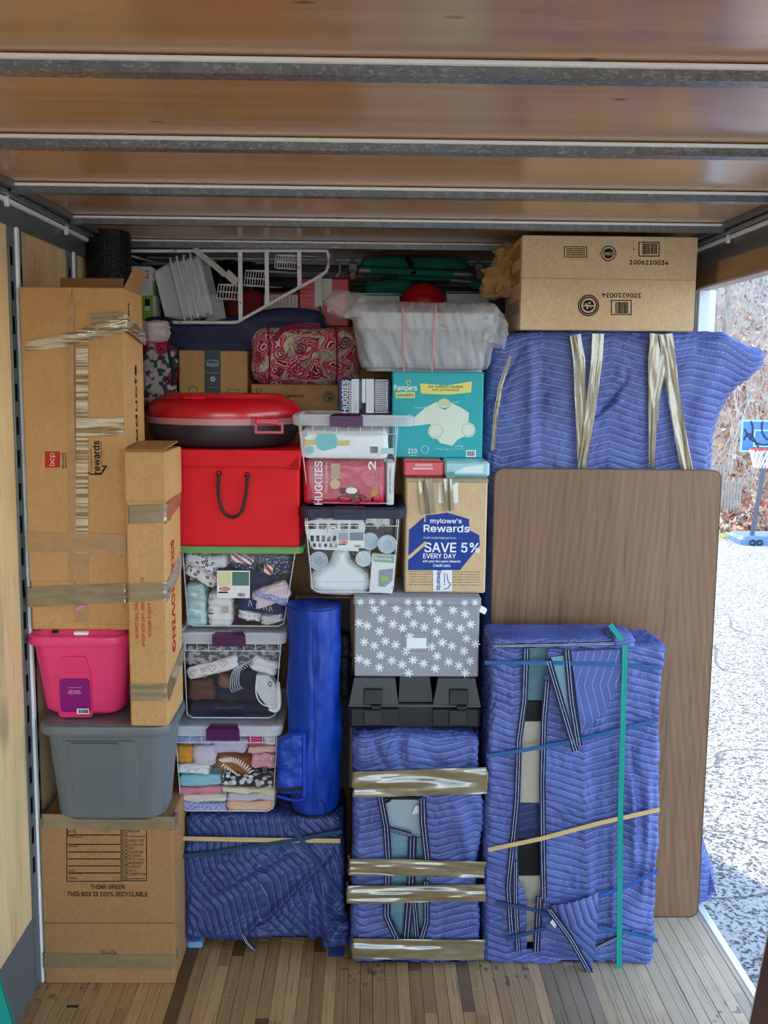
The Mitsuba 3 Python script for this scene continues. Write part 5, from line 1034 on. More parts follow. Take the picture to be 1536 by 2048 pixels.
bb = unary_union([disc(686, 982, 7, Yd), sa.scale(disc(704, 984, 11, Yd), 1.3, .7), sa.rotate(sa.scale(disc(722, 992, 10, Yd), 1.3, .35), -20), sa.rotate(sa.scale(disc(708, 1000, 9, Yd), .5, 1.1), 10)])
decal(t, 'baby_photo', bb, flat(112, 60, 46, .5), Yd, .002); decal(t, 'white_vest', sa.scale(disc(703, 981, 9, Yd), 1.3, .75), flat(230, 228, 226, .5), Yd - .0022, .001)
decal(t, 'bear_print', disc(748, 986, 7, Yd), flat(206, 130, 70, .5), Yd, .002)
for i in range(3): ptext(t, 'lettering', ('12-18 lb', 'baby comfort', 'gentle skin')[i], flat(236, 190, 196), 748 + 6 * i, 960, 20 + 8 * i, 3, Yd, 90, False, .002)
t = thing('wipes_pack', 'white pack standing at the right edge inside the diaper bin', 'wipes pack')
part(t, 'body', cbox(at(773, 968, Yc)[0], at(788, 968, Yc)[0], Yc - .002, Yc + .15, at(690, 1010, Yc)[2], at(690, 924, Yc)[2], .004), flat(222, 222, 218, .35)); ptext(t, 'lettering', 'WATER WIPES', flat(60, 90, 120), 780, 962, 50, 4, Yc - .002, 90, True)

# printed blue and kraft box
Y = 3.46
x0, x1, z0, z1 = fr(811, 973, 958, 1184, Y, SNT + .002)
t = carton('printed_box', 'cardboard box with a large blue printed advertisement, on the snowflake box', x0, x1, Y, Y + .34, z0, z1, 'cardboard_pale')
LWT = z1
part(t, 'tape', cat([cbox(x0 - .002, x1 + .002, Y - .003, Y + .30, z1 - .012, z1 + .003, .002)]), 'tape_grey', label='grey tape along the top edge')
decal(t, 'clear_tape', pxrect(877, 916, 962, 1006, Y), flat(224, 220, 208, .25, .6), Y); 
for l, r, b in ((836, 870, 1028), (882, 908, 1022)):
    part(t, 'gold_tape', ribbon([at((l + r) / 2 - 2, 958, Y - .006), at((l + r) / 2, 985, Y - .008), at((l + r) / 2 + 3, b, Y - .005)], abs(at(r, 1000, Y)[0] - at(l, 1000, Y)[0]) * .85, .008, l, up='n'), 'tape_tan_upright', smooth=True)
part(t, 'ribbon_end', ribbon([at(900, 944, Y + .02), at(902, 962, Y - .004), at(901, 968, Y - .006)], .03, .001, 3, up='n'), flat(128, 166, 160, .4))
LB = flat(30, 58, 140, .7)
decal(t, 'blue_print', unary_union([pxpoly([(818, 1060), (847, 1035), (852, 1035), (852, 1030), (860, 1030), (893, 1026), (932, 1038), (938, 1038), (938, 1060), (958, 1070), (960, 1090), (920, 1140), (816, 1140)], Y)]), LB, Y)
decal(t, 'roof_print', pxpoly([(848, 1036), (894, 1025), (934, 1037), (937, 1060), (848, 1050)], Y), LB, Y - .0002)
decal(t, 'arrow_print', unary_union([pxpoly([(816, 1112), (850, 1082), (856, 1086), (816, 1120)], Y), pxpoly([(848, 1036), (851, 1034), (851, 1044), (848, 1044)], Y)]), flat(206, 176, 140, .7), Y - .0014)
def lw(s, cx, cy, w, h, m=WHITE, b=True): ptext(t, 'lettering', s, m, cx, cy, w, h, Y - .0014, 0, b)
lw("mylowe's", 892, 1043, 63, 12); lw('Rewards', 893, 1057, 92, 15); lw('Credit cardholders get more.', 880, 1076, 66, 5, WHITE, False); lw('SAVE 5%', 904, 1095, 111, 20); lw('EVERY DAY', 879, 1112, 66, 10); lw("with your MyLowe's Rewards", 883, 1123, 76, 6); lw('Credit Card.', 884, 1131, 36, 6)
for i in range(6): ptext(t, 'lettering', 'Offer can not be used with any other coupon or discount. Subject to credit approval.' if i % 2 else 'Exclusions and restrictions apply. See store for details and the full terms of offer.', INK, 889, 1143.5 + i * 5.2, 143, 2.4, Y)
decal(t, 'paper_strip', pxrect(866, 904, 1140, 1182, Y), flat(226, 226, 224, .4), Y - .001, .001)
ptext(t, 'lettering', 'Rewards', LB, 878, 1160, 40, 9, Y - .0022, -90, True); ptext(t, 'lettering', "mylowe's", LB, 889, 1158, 24, 4, Y - .0022, -90, True)
decal(t, 'house_print', unary_union([sg.LineString([(q_[0], q_[2]) for q_ in (at(a_, b_, Y) for a_, b_ in ((894, 1148), (896, 1162), (901, 1168), (896, 1176), (888, 1178)))]).buffer(.0012)]), LB, Y - .0022)

Y = 3.50; zz = LWT + .004
t = thing('red_wipes_pack', 'flat red plastic pack on top of the printed box, left of the teal pack', 'pack')
x0, x1, _, z1 = fr(808, 887, 922, 950, Y); zp = z1
part(t, 'wrap', cbox(x0, x1, Y, Y + .2, zz, z1, .006), flat(206, 64, 66, .3, .6)); decal(t, 'pale_print', pxrect(826, 866, 935, 939, Y), flat(236, 180, 176, .4), Y, .001); ptext(t, 'lettering', 'DIAPERS', flat(240, 214, 210), 848, 930, 34, 5, Y, 0, True)
t = thing('teal_wipes_pack', 'flat pale teal pack on top of the printed box, right of the red pack', 'pack')
x0, x1, _, z1 = fr(889, 990, 924, 950, Y)
x1 = min(x1, at(968, 940, Y)[0] + .02)
part(t, 'wrap', cbox(x0, x1, Y, Y + .2, zz, zp, .008), flat(150, 200, 204, .3, .6)); decal(t, 'white_print', pxpoly([(905, 946), (930, 934), (966, 930), (966, 946)], Y), flat(220, 232, 232, .4), Y, .001)
PKT = zp

Y = 3.64
x0, x1, z0, z1 = fr(784, 966, 744, 918, Y, max(PKT, 0) + .001)
t = thing('teal_diaper_box', 'teal diaper box with a baby suit picture, under the bagged grey bin', 'diaper box')
TEAL = flat(36, 164, 168, .5)
part(t, 'body', cbox(x0, x1, Y, Y + .34, z0, z1, .004), TEAL); PAT = z1
part(t, 'box_edge', cbox(x0, x1 + .001, Y - .001, Y + .02, z1 - .004, z1 + .001, .001), flat(20, 140, 140, .5))
ptext(t, 'lettering', 'Pampers', WHITE, 811, 777, 46, 14, Y, 0, True); decal(t, 'heart_print', ring_px(817, 765, 5, 3.5, Y), flat(220, 206, 110, .5), Y)
decal(t, 'yellow_pill', pxrect(793, 828, 786, 794, Y).buffer(.004), flat(206, 206, 120, .5), Y); ptext(t, 'lettering', 'swaddlers', flat(96, 130, 90), 811, 790, 32, 6, Y - .0012, 0, True)
decal(t, 'yellow_ribbon', pxpoly([(841, 768), (895, 772), (943, 764), (941, 784), (895, 788), (843, 786)], Y).buffer(.002), flat(226, 214, 110, .5), Y); ptext(t, 'lettering', 'our softest comfort', flat(78, 120, 96), 891, 773, 70, 6, Y - .0012, 0, True); ptext(t, 'lettering', 'and protection', flat(78, 120, 96), 891, 780, 54, 6, Y - .0012, 0, True)
suit = unary_union([pxpoly([(850, 818), (872, 806), (898, 806), (920, 816), (936, 826), (934, 868), (914, 878), (904, 890), (880, 884), (868, 862), (862, 846), (828, 850), (830, 836)], Y), disc(872, 862, 14, Y), disc(936, 860, 13, Y)]).buffer(.003)
decal(t, 'suit_print', suit, flat(214, 224, 206, .6), Y); decal(t, 'circle_print', ring_px(872, 862, 14, 12.6, Y).union(ring_px(936, 860, 13, 11.6, Y)), flat(170, 190, 160, .6), Y - .0013, .0006); decal(t, 'hand_print', disc(824, 842, 5, Y), flat(206, 186, 120, .6), Y - .0004); decal(t, 'hood_print', pxpoly([(874, 812), (878, 800), (888, 796), (898, 800), (903, 812)], Y), flat(200, 206, 160, .6), Y - .0006); decal(t, 'collar_print', pxpoly([(876, 814), (890, 820), (902, 812), (890, 816)], Y), flat(90, 160, 170, .6), Y - .0016)
ptext(t, 'lettering', '210', WHITE, 825, 902, 19, 10, Y, 0, True); ptext(t, 'lettering', 'diapers', flat(200, 230, 230), 825, 911, 16, 4, Y); decal(t, 'badge_print', ring_px(850, 899, 8, 7, Y), flat(200, 230, 230, .6), Y)
for s, cx, cy, w in (('new for babies', 843, 815, 26), ('wetness indicator', 900, 805, 34), ('soft flexi sides', 884, 898, 26), ('breathable', 918, 892, 18), ('up to 12 hours', 915, 898, 26)): ptext(t, 'lettering', s, flat(200, 230, 230), cx, cy, w, 3.2, Y)
decal(t, 'barcode', pxrect(932, 952, 900, 914, Y), WHITE, Y); decal(t, 'barcode_bars', bars(934, 950, 902, 912, Y, 12, 8), INK, Y - .0013, .0005)

# ---------------------------------------------------------------- top layer
Y = 4.06
x0, x1, z0, z1 = fr(357, 496, 701, 783, Y, Z2 + .001); x1 -= .004
t = carton('small_cardboard_box', 'small plain cardboard box with a dark printed tape band, left of the paisley bag', x0, x1, Y, Y + .28, z0, z1, 'cardboard_tan'); AMT = z1
decal(t, 'tape_band', pxrect(409, 441, 700, 786, Y), flat(48, 54, 58, .4), Y); ptext(t, 'lettering', 'prime', flat(150, 190, 206), 425, 729, 24, 11, Y - .0012, 180, True); decal(t, 'arc_print', sg.LineString([(q_[0], q_[2]) for q_ in (at(413 + i * 3, 723 - 3 * math.sin(i / 8 * 3.14), Y) for i in range(9))]).buffer(.0016), flat(110, 170, 196), Y - .0012)
decal(t, 'round_print', ring_px(426, 758, 5, 2, Y), flat(190, 196, 196), Y - .0012); ptext(t, 'lettering', 'handle with care', flat(170, 176, 176), 425, 746, 27, 2.6, Y - .0012, 180); ptext(t, 'lettering', 'thank you', flat(170, 176, 176), 425, 775, 24, 2.6, Y - .0012, 180)
decal(t, 'stamp_print', ring_px(386, 781, 9, 7.6, Y), flat(110, 76, 44), Y); decal(t, 'stamp_print', frame_px(456, 478, 778, 786, Y, 1.2), flat(110, 76, 44), Y)
Y = 4.05
x0, x1, z0, z1 = fr(500, 676, 769, 829, Y, Z2 + .001)
t = carton('flat_cardboard_box', 'low cardboard box with a stamped number and round seal, under the paisley bag', x0 + .004, x1, Y, Y + .3, z0, z1, 'cardboard_tan'); FLT = z1
ptext(t, 'lettering', '500000062733', INK, 589, 792, 38, 5.5, Y, 0, True); decal(t, 'seal_print', ring_px(657, 794, 12, 10.6, Y), flat(70, 48, 30), Y); decal(t, 'seal_print', disc(657, 794, 8.5, Y).difference(pxrect(647, 667, 791, 793, Y)).difference(pxrect(651, 655, 795, 800, Y)), flat(96, 66, 42), Y); decal(t, 'mark_print', frame_px(512, 523, 777, 784, Y, 1), flat(90, 62, 40), Y)

Y = 3.68
x0, x1, z0, z1 = fr(676, 782, 757, 827, Y, B5T + .001)
t = thing('navy_diaper_pack', 'white and navy wrapped diaper pack standing left of the teal diaper box', 'diaper pack')
V, F_, N, U, L = softbox(x0, x1, Y, Y + .2, z0, z1, .014, .006); part(t, 'wrap', trimesh.Trimesh(V + N * ((meshkit.fbm(V * 26, 3, 6) - .5) * .008)[:, None], F_, process=False), flat(74, 74, 122, .35, .5), smooth=True); NVT = z1
Yd = Y - .003
decal(t, 'white_strip', pxrect(703, 718, 758, 826, Yd), flat(206, 212, 220, .4), Yd, .002); decal(t, 'white_strip', pxrect(732, 748, 758, 826, Yd), flat(220, 222, 226, .4), Yd, .002); decal(t, 'clasp_print', pxrect(724, 731, 758, 806, Yd), flat(226, 226, 226, .4), Yd, .003); decal(t, 'dark_gap', pxrect(724, 731, 806, 828, Yd), flat(30, 30, 44), Yd, .002)
for i in range(17): decal(t, 'diaper_edge', pxrect(750, 776, 759 + i * 4.0, 761.4 + i * 4.0, Yd), flat(214, 214, 224, .5), Yd, .002)
for i in range(14): decal(t, 'diaper_edge', pxrect(697, 703, 762 + i * 4.6, 764.6 + i * 4.6, Yd), flat(214, 214, 224, .5), Yd, .002)
ptext(t, 'lettering', 'HUGGIES', WHITE, 690, 793, 66, 12, Yd, 90, True, .002); ptext(t, 'lettering', 'SUPPLIES', WHITE, 774, 790, 50, 4, Yd, 90, True, .0025); ptext(t, 'lettering', 'Baby', flat(140, 160, 190), 712, 812, 18, 6, Yd - .002, 90, False, .001)

Y = 4.02
x0, x1, z0, z1 = fr(500, 719, 655, 768, Y, FLT + .001)
t = thing('paisley_bag', 'quilted red and cream paisley travel bag lying on the low cardboard box', 'bag')
V, F_, N, U, L = softbox(x0, x1, Y, Y + .3, z0, z1, .06, .006)
d = .006 * (meshkit.fbm(V * 16, 3, 3) - .5) * 2 + .002 * (np.abs(np.sin((U[:, 0] + U[:, 1]) * 90)) * np.abs(np.sin((U[:, 0] - U[:, 1]) * 90)))
part(t, 'body', trimesh.Trimesh(V + N * d[:, None], F_, process=False), 'paisley_cotton', smooth=True, uv=U)
PIP = flat(128, 18, 52, .6)
for px in (537, 672): part(t, 'piping', tube(curve([at(px - 3, 652, Y + .06), at(px, 662, Y + .012), at(px + 2, 700, Y - .006), at(px + 2, 745, Y - .006), at(px, 766, Y + .015)], 30), .003, 6), PIP, smooth=True)
part(t, 'strap', ribbon(curve([at(551, 682, Y - .004), at(560, 664, Y + .0), at(580, 655, Y + .02), at(610, 650, Y + .04), at(640, 653, Y + .05)], 30), .02, .001, 3, up='n', thick=.004), PIP, smooth=True)
part(t, 'flap', ribbon([at(640, 655, Y + .01), at(642, 672, Y - .008), at(646, 690, Y - .008)], .03, .001, 4, up='n', thick=.004), 'paisley_cotton', smooth=True, uv=None) if False else None
for i, (cx, cy, r_, s) in enumerate(((560, 706, 15, 1), (602, 696, 13, -1), (632, 694, 10, 1), (592, 738, 17, 1), (632, 745, 14, -1), (652, 730, 9, 1), (515, 714, 12, 1), (690, 685, 13, -1), (678, 735, 13, 1), (522, 752, 11, -1), (560, 742, 9, -1), (706, 716, 9, 1))):
    a = np.linspace(0, 4.2 * math.pi, 60); rr_ = r_ * (1 - a / (4.6 * math.pi)); pts = [at(cx + s * q1 * math.cos(b1), cy + q1 * math.sin(b1) * 1.0, Y - .0065) for q1, b1 in zip(rr_, a)]
    part(t, 'scroll_print', tube(pts, .0022, 4), flat(*((176, 26, 78), (132, 20, 58), (214, 66, 104))[i % 3], .7), smooth=True)

Y = 4.36
x0, x1, z0, z1 = fr(318, 652, 622, 700, Y, AMT + .001)
t = thing('navy_fabric_roll', 'rolled navy fabric lying under the white wire rack', 'fabric roll')
V, F_, N, U, L = softbox(x0, x1, Y - .02, Y + .06, z0, z1, .07, .008)
V[:, 2] += .028 * np.sin(np.clip((V[:, 0] - x0) / (x1 - x0), 0, 1) * 5.6 + 3.4) * (V[:, 2] > z0 + .02) - .012
d = .020 * (meshkit.fbm(np.c_[V[:, 0] * 9, V[:, 1] * 16, V[:, 2] * 24], 4, 6) - .5); P = V + N * d[:, None]; P[:, 2] = np.maximum(P[:, 2], z0)
part(t, 'fabric', trimesh.Trimesh(P, F_, process=False), 'navy_fabric', smooth=True); part(t, 'tie', tube(curve([at(640, 612, Y - .02), at(644, 635, Y - .03), at(655, 655, Y - .03)], 14), .004, 6), flat(10, 90, 76))
ROLLT = z1

# white wire rack
Y = 4.30
RW = flat(244, 244, 241, .35, .5)
t = thing('wire_rack', 'white metal rack frame with wire baskets lying on its side under the ceiling', 'rack')
tb = lambda pts, r=.0075, s=8: tube([at(a_, b_, Y) for a_, b_ in pts], r, s)
part(t, 'frame', tb([(262, 502), (648, 501), (655, 503), (657, 512), (656, 532), (652, 543), (640, 552), (560, 596), (488, 637), (478, 643), (470, 645), (318, 645)]), RW, smooth=True)
for px, b in ((480, 641), (533, 609), (598, 573)): part(t, 'upright', ribbon([at(px, 504, Y - .004), at(px + 1, b, Y - .004)], .017, 0, up='n', thick=.012, step=.05, m=3), RW)
part(t, 'rear_leg', tube([at(658, 508, Y + .05), at(672, 525, Y + .3), at(680, 530, Y + .32), at(680, 545, Y + .32), at(672, 555, Y + .32)], .007), flat(196, 198, 198, .35), smooth=True)
part(t, 'rear_rail', tube([at(262, 512, Y + .1), at(330, 530, Y + .35)], .006), flat(206, 206, 204, .35)); part(t, 'rear_rail', tube([at(285, 528, Y + .3), at(420, 526, Y + .3)], .006), flat(206, 206, 204, .35))
for px, py in ((351, 501), (598, 535), (481, 605), (360, 645)):
    m_ = trimesh.creation.icosphere(1, .004); m_.apply_translation(at(px, py, Y - .009)); part(t, 'rivet', m_, flat(140, 140, 140, .4))
def wire_basket(l, r, a, b, dl, dr_, da, Yf=Y + .03):
    "front grid l..r, a..b; its floor runs right and back"
    ms = []; n = 9
    for i in range(n): px = l + (r - l) * i / (n - 1); ms.append(tube([at(px, a, Yf), at(px + (b - a) * -.12, b, Yf)], .0018, 4))
    for py in (a, (a + b) / 2, b): ms.append(tube([at(l, py, Yf), at(r, py + .06 * (r - l), Yf)], .0026, 4))
    for i in range(14):
        s = i / 13; ms.append(tube([at(l + (r - l) * s, a if i else a, Yf), at(l + (r - l) * s + dl + dr_ * s, a + da + 4 * s, Yf + .26)], .0016, 4)); 
    for s in (0, .5, 1): p0 = at(l + (dl) * s, a + da * s, Yf + .26 * s); p1 = at(r + (dl + dr_) * s, a + (da + 4) * s, Yf + .26 * s); ms.append(tube([p0, p1], .0026, 4))
    part(t, 'wire_basket', cat(ms), RW)
wire_basket(437, 484, 569, 597, 20, 60, 2); wire_basket(492, 534, 541, 571, 24, 50, 2); wire_basket(552, 592, 510, 536, 30, 45, 2)
part(t, 'cable_tie', ribbon(curve([at(388, 498, Y - .012), at(405, 512, Y - .012), at(430, 532, Y - .015), at(450, 550, Y - .015)], 30), .024, .004, 5, up='n', thick=.004), flat(206, 204, 190, .5), smooth=True); part(t, 'cable_tie', ribbon(curve([at(452, 545, Y - .012), at(464, 556, Y - .012), at(474, 566, Y - .012)], 14), .034, .003, 6, up='n', thick=.004), flat(214, 212, 198, .5), smooth=True)
part(t, 'loop', tube([at(393 + 6 * math.cos(a_), 499 + 5 * math.sin(a_), Y - .012) for a_ in np.linspace(0, 6.28, 15)[:-1]], .0022, 5, True), flat(210, 208, 196, .5))

# nested grey crates
Y = 4.40
GC = flat(228, 229, 228, .45, .4)
c0 = at(345, 585, Y)
for k in range(5):
    t = thing('nested_crate', ('leftmost light grey crate of the tilted nest behind the white rack', 'second grey crate from the left in the tilted nest', 'middle grey crate of the tilted nest behind the white rack', 'fourth grey crate from the left in the tilted nest', 'rightmost grey crate of the tilted nest behind the white rack')[k], 'crate', 'nested grey crates behind the white rack')
    o = .029 * k; h = .135; m_ = loft([(-h + .03, h - .03, 0, .22, 0, .015), (-h, h, 0, .24, .083, .02), (-h - .003, h + .003, -.055, .252, .085, .012), (-h - .003, h + .003, -.055, .252, .092, .012)], cap0=True)
    m2 = loft([(-h + .034, h - .034, .004, .216, .004, .013), (-h + .004, h - .004, .004, .236, .092, .018)], cap0=True); m2.invert()
    m_ = cat([m_, m2]); m_.apply_translation((0, 0, o)); m_.apply_transform(trimesh.transformations.rotation_matrix(math.radians(90), [0, 1, 0])); m_.apply_transform(trimesh.transformations.rotation_matrix(math.radians(-13), [0, 1, 0])); m_.apply_translation((c0[0] - .055, Y, c0[2] - .012))
    solo(t, m_, GC, smooth=30)
lp = thing('plastic_board', 'pale grey curved plastic board leaning right of the nested crates', 'board'); solo(lp, plate(pxpoly([(402, 590), (412, 588), (425, 592), (444, 600), (452, 640), (414, 640)], Y + .02).buffer(.004), Y + .02, .012), flat(178, 180, 182, .5))

# diaper boxes, cylinder, flaps at the far left
Y = 4.34
x0, x1, z0, z1 = fr(236, 305, 532, 640, Y, Z2 + .001)
t = thing('tall_diaper_box', 'tall white and green diaper box behind the tallest cardboard box', 'diaper box')
x1 = at(304, 590, Y)[0]
part(t, 'body', cbox(x0, x1, Y, Y + .18, z0, z1, .004), flat(216, 216, 208, .5)); ptext(t, 'lettering', 'HUGGIES', flat(196, 36, 28), 267, 548, 62, 16, Y, 0, True)
decal(t, 'green_print', pxpoly([(285, 594), (304, 592), (304, 640), (285, 640)], Y).buffer(.004), flat(128, 176, 50, .5), Y); decal(t, 'dark_print', pxrect(290, 300, 598, 612, Y), INK, Y - .0012); decal(t, 'white_print', pxrect(290, 300, 612, 622, Y), flat(200, 214, 190), Y - .0012)
part(t, 'green_side', cbox(x1 - .0005, x1 + .0008, Y + .02, Y + .12, at(310, 590, Y)[2], at(310, 560, Y)[2], .0003), flat(96, 160, 90, .5)); part(t, 'lettering', text_at('HUG', (x1 + .0006, Y + .09, at(310, 548, Y)[2]), .12, .034, 0, 'r', .0008, True), flat(196, 36, 28))
Yc = 4.05; c = at(218, 520, Yc); R = (at(262, 520, Yc)[0] - at(175, 520, Yc)[0]) / 2
t = thing('foam_roller', 'black textured foam cylinder standing behind the tallest cardboard box', 'foam roller')
zt = min(at(218, 466, Yc)[2], 2.632)
part(t, 'body', lathe([(R * .5, 0), (R * .97, 0), (R, .01), (R, zt - Z2 - .012), (R * .96, zt - Z2), (R * .55, zt - Z2), (R * .5, zt - Z2 - .02)], c[0], Yc, Z2 + .001), 'black_foam', smooth=40)
part(t, 'core', lathe([(R * .40, .01), (R * .5, .01), (R * .5, zt - Z2 - .025), (R * .40, zt - Z2 - .025)], c[0], Yc, Z2 + .001), BLK)
t = thing('mesh_laundry_bag', 'black mesh laundry bag of flowered clothes beside the tallest cardboard box', 'bag')
Y = 3.985
x0, x1, z0, z1 = fr(296, 352, 682, 785, Y, max(Z2, 0) + .001)
V, F_, N, U, L = softbox(x0 - .03, x1, Y - .03, Y + .06, z0, z1, .04, .007)
mesh_m = mat('mesh_over_cloth', proc(lambda p, n, uv: mix(mix(V3((190, 180, 182)), V3((176, 50, 76)), smoothstep(.55, .66, fbm(p.x * 16, p.z * 16, 3.0, 2))), V3((24, 24, 26)), dr.maximum(dr.maximum(smoothstep(.25, .4, dr.abs(dr.sin(p.x * 520 + p.z * 520))), smoothstep(.25, .4, dr.abs(dr.sin(p.x * 520 - p.z * 520)))) * .0 + smoothstep(.5, .42, fbm(p.x * 60, p.z * 60, 8.0, 2)) * .9, smoothstep(.6, .9, dr.abs(dr.sin(p.x * 640) * dr.sin(p.z * 640))) * .8))), rough=.8, spec=.2)
part(t, 'mesh', trimesh.Trimesh(V + N * ((meshkit.fbm(V * 18, 3, 2) - .5) * .04)[:, None], F_, process=False), mesh_m, smooth=True)
V, F_, N, U, L = softbox(at(296, 660, Y)[0], at(340, 660, Y)[0], Y - .05, Y + .02, z1 - .01, at(318, 645, Y)[2], .025, .005); part(t, 'gathered_top', trimesh.Trimesh(V + N * ((meshkit.fbm(V * np.array([20, 20, 90]), 3, 4) - .5) * .03)[:, None], F_, process=False), flat(216, 200, 198, .8), smooth=True, label='white gathered cloth at the top')
part(t, 'cord', tube(curve([at(292, 640, Y - .05), at(318, 636, Y - .06), at(342, 645, Y - .06), at(347, 662, Y - .06), at(340, 680, Y - .055), at(343, 730, Y - .06), at(344, 770, Y - .06)], 40), .006, 6), flat(16, 16, 18, .6), smooth=True)

# red and white boxes behind the rack
Y = 4.47
t = thing('red_white_box', 'red and white wrapped box at the right behind the wire rack', 'diaper pack')
x0, x1, z0, z1 = fr(598, 698, 556, 612, Y, 2.301); part(t, 'wrap', cbox(x0, x1, Y, Y + .2, z0, z1, .006), flat(206, 40, 52, .35, .5))
decal(t, 'white_band', pxrect(629, 645, 555, 614, Y), flat(222, 220, 214, .4), Y, .002); decal(t, 'white_band', pxrect(646, 664, 557, 600, Y), flat(214, 212, 204, .4), Y, .002)
for i in range(6): decal(t, 'diaper_edge', pxrect(600, 627, 566 + 8 * i, 568 + 8 * i, Y), flat(232, 120, 126, .5), Y, .001)
t = thing('red_white_box', 'long low red and white pack behind the middle of the wire rack', 'diaper pack')
x0, x1, z0, z1 = fr(527, 596, 586, 615, Y, 2.301); part(t, 'wrap', cbox(x0, x1, Y, Y + .15, z0, z1, .004), flat(214, 200, 196, .4)); decal(t, 'red_band', pxrect(528, 596, 586, 590, Y), flat(196, 40, 50, .4), Y, .002)
for i in range(9): decal(t, 'diaper_edge', pxrect(533 + i * 7, 534.5 + i * 7, 592, 612, Y), flat(150, 130, 130, .5), Y, .001)
x0, x1, z0, z1 = fr(452, 526, 578, 620, Y, 2.301); t = thing('dark_red_bundle', 'dark red fabric bundle behind the lowest wire basket', 'bundle')
V, F_, N, U, L = softbox(x0, x1, Y, Y + .15, z0, z1, .03, .008); solo(t, trimesh.Trimesh(V + N * ((meshkit.fbm(V * 18, 3, 7) - .5) * .02)[:, None], F_, process=False), flat(120, 14, 24, .7), smooth=True)
Y = 4.72
t = thing('black_bag', 'black plastic bag bulging at the back between the crates and baskets', 'bag')
x0, x1, z0, z1 = fr(392, 530, 512, 600, Y, Z2 + .001); V, F_, N, U, L = softbox(x0, x1, Y + .04, Y + .3, z0, z1, .1, .012); solo(t, trimesh.Trimesh(V + N * ((meshkit.fbm(V * 12, 4, 9) - .5) * .05)[:, None], F_, process=False), flat(22, 22, 24, .25, .6), smooth=True)

# bagged grey bin
Y = 3.655
t = thing('bagged_bin', 'grey plastic bin wrapped in a clear plastic bag on top of the teal diaper box', 'storage bin')
xa, xb, z0, zr = fr(722, 980, 640, 750, Y, PAT + .001)
part(t, 'bin', loft([(xa + .02, xb - .02, Y + .03, Y + .33, z0, .03), (xa, xb, Y + .012, Y + .35, z0 + .15, .03)]), flat(150, 152, 158, .5), smooth=40)
zt = at(850, 626, Y)[2]
part(t, 'bin_rim', loft([(xa - .004, xb + .004, Y + .005, Y + .355, z0 + .148, .03), (xa - .016, xb + .016, Y - .002, Y + .365, z0 + .152, .03), (xa - .016, xb + .016, Y - .002, Y + .365, zt, .03), (xa - .008, xb + .008, Y + .006, Y + .357, zt, .03)], cap0=False), flat(176, 178, 182, .5), smooth=30)
xl, xr = at(698, 690, Y)[0], at(1000, 640, Y)[0]; zb_ = z0 + .001
V, F_, N, U, L = softbox(xa - .02, xb + .02, Y - .010, Y + .375, zb_, at(850, 606, Y)[2], .04, .006)
zc_ = (V[:, 2] - zb_) / .25
s = np.sin(V[:, 0] * 34 + 6 * meshkit.noise(np.c_[V[:, 0] * 3, 0 * V[:, 0], V[:, 2] * 2], 4)); d = .009 * (.5 - np.abs(meshkit.fbm(np.c_[V[:, 0] * 40 + V[:, 2] * 14, V[:, 1] * 20, V[:, 2] * 7], 4, 5) - .5) * 5)  + .014 * np.clip(zc_ - .62, 0, 1) * (meshkit.fbm(V * 26, 3, 6) - .3) * 2
P = V + N * d[:, None]; P[:, 0] -= .035 * np.clip(.6 - zc_, 0, 1) * np.clip((P[:, 0] - (xa + xb) / 2) / .15, -1, 1); P[:, 1] += .018 * np.clip(.6 - zc_, 0, 1) * (V[:, 1] < Y + .1); P[:, 0] += .03 * np.clip(zc_ - .45, 0, 1) * np.sign(P[:, 0] - (xa + xb) / 2) * np.clip((np.abs(P[:, 0] - (xa + xb) / 2) - .15) / .1, 0, 1); P[:, 2] = np.maximum(P[:, 2], zb_)
part(t, 'plastic_bag', trimesh.Trimesh(P, F_, process=False), 'bag_film', smooth=True, label='wrinkled clear plastic bag')
for l, r, a, b, sd in ((650, 736, 582, 640, 3), (955, 1018, 606, 690, 8)):
    q0, q1, q2, q3 = fr(l, r, a, b, Y - .03); V, F_, N, U, L = softbox(q0, q1, Y - .04, Y + .1, q2, q3, .045, .006)
    sgn = -1 if l < 800 else 1
    P = V + N * ((meshkit.fbm(V * np.array([34, 20, 30]), 4, sd) - .5) * .045)[:, None]; P[:, 2] -= .5 * np.clip(sgn * (P[:, 0] - (q0 + q1) / 2), 0, .05) * (1 if sgn > 0 else -.6); P[:, 1] += .06 * np.clip((P[:, 2] - q2) / (q3 - q2), 0, 1)
    part(t, 'gathered_film', trimesh.Trimesh(P, F_, process=False), 'bag_film', smooth=True)
for a, b in (((872, 610), (864, 745)), ((805, 615), (808, 745))): part(t, 'red_stripe', ribbon([at(*a, Y - .022), at((a[0] + b[0]) / 2, 650, Y - .018), at(*b, Y - .016)], .006, .002, 3, up='n', m=3), flat(206, 130, 130, .4))
garment('white crumpled packet lying in the bagged bin', flat(222, 222, 216, .4), 728, 800, 597, 606, Y + .2, .08, 91, 1, .006, 0, 'packet', 'white_packet') if False else None

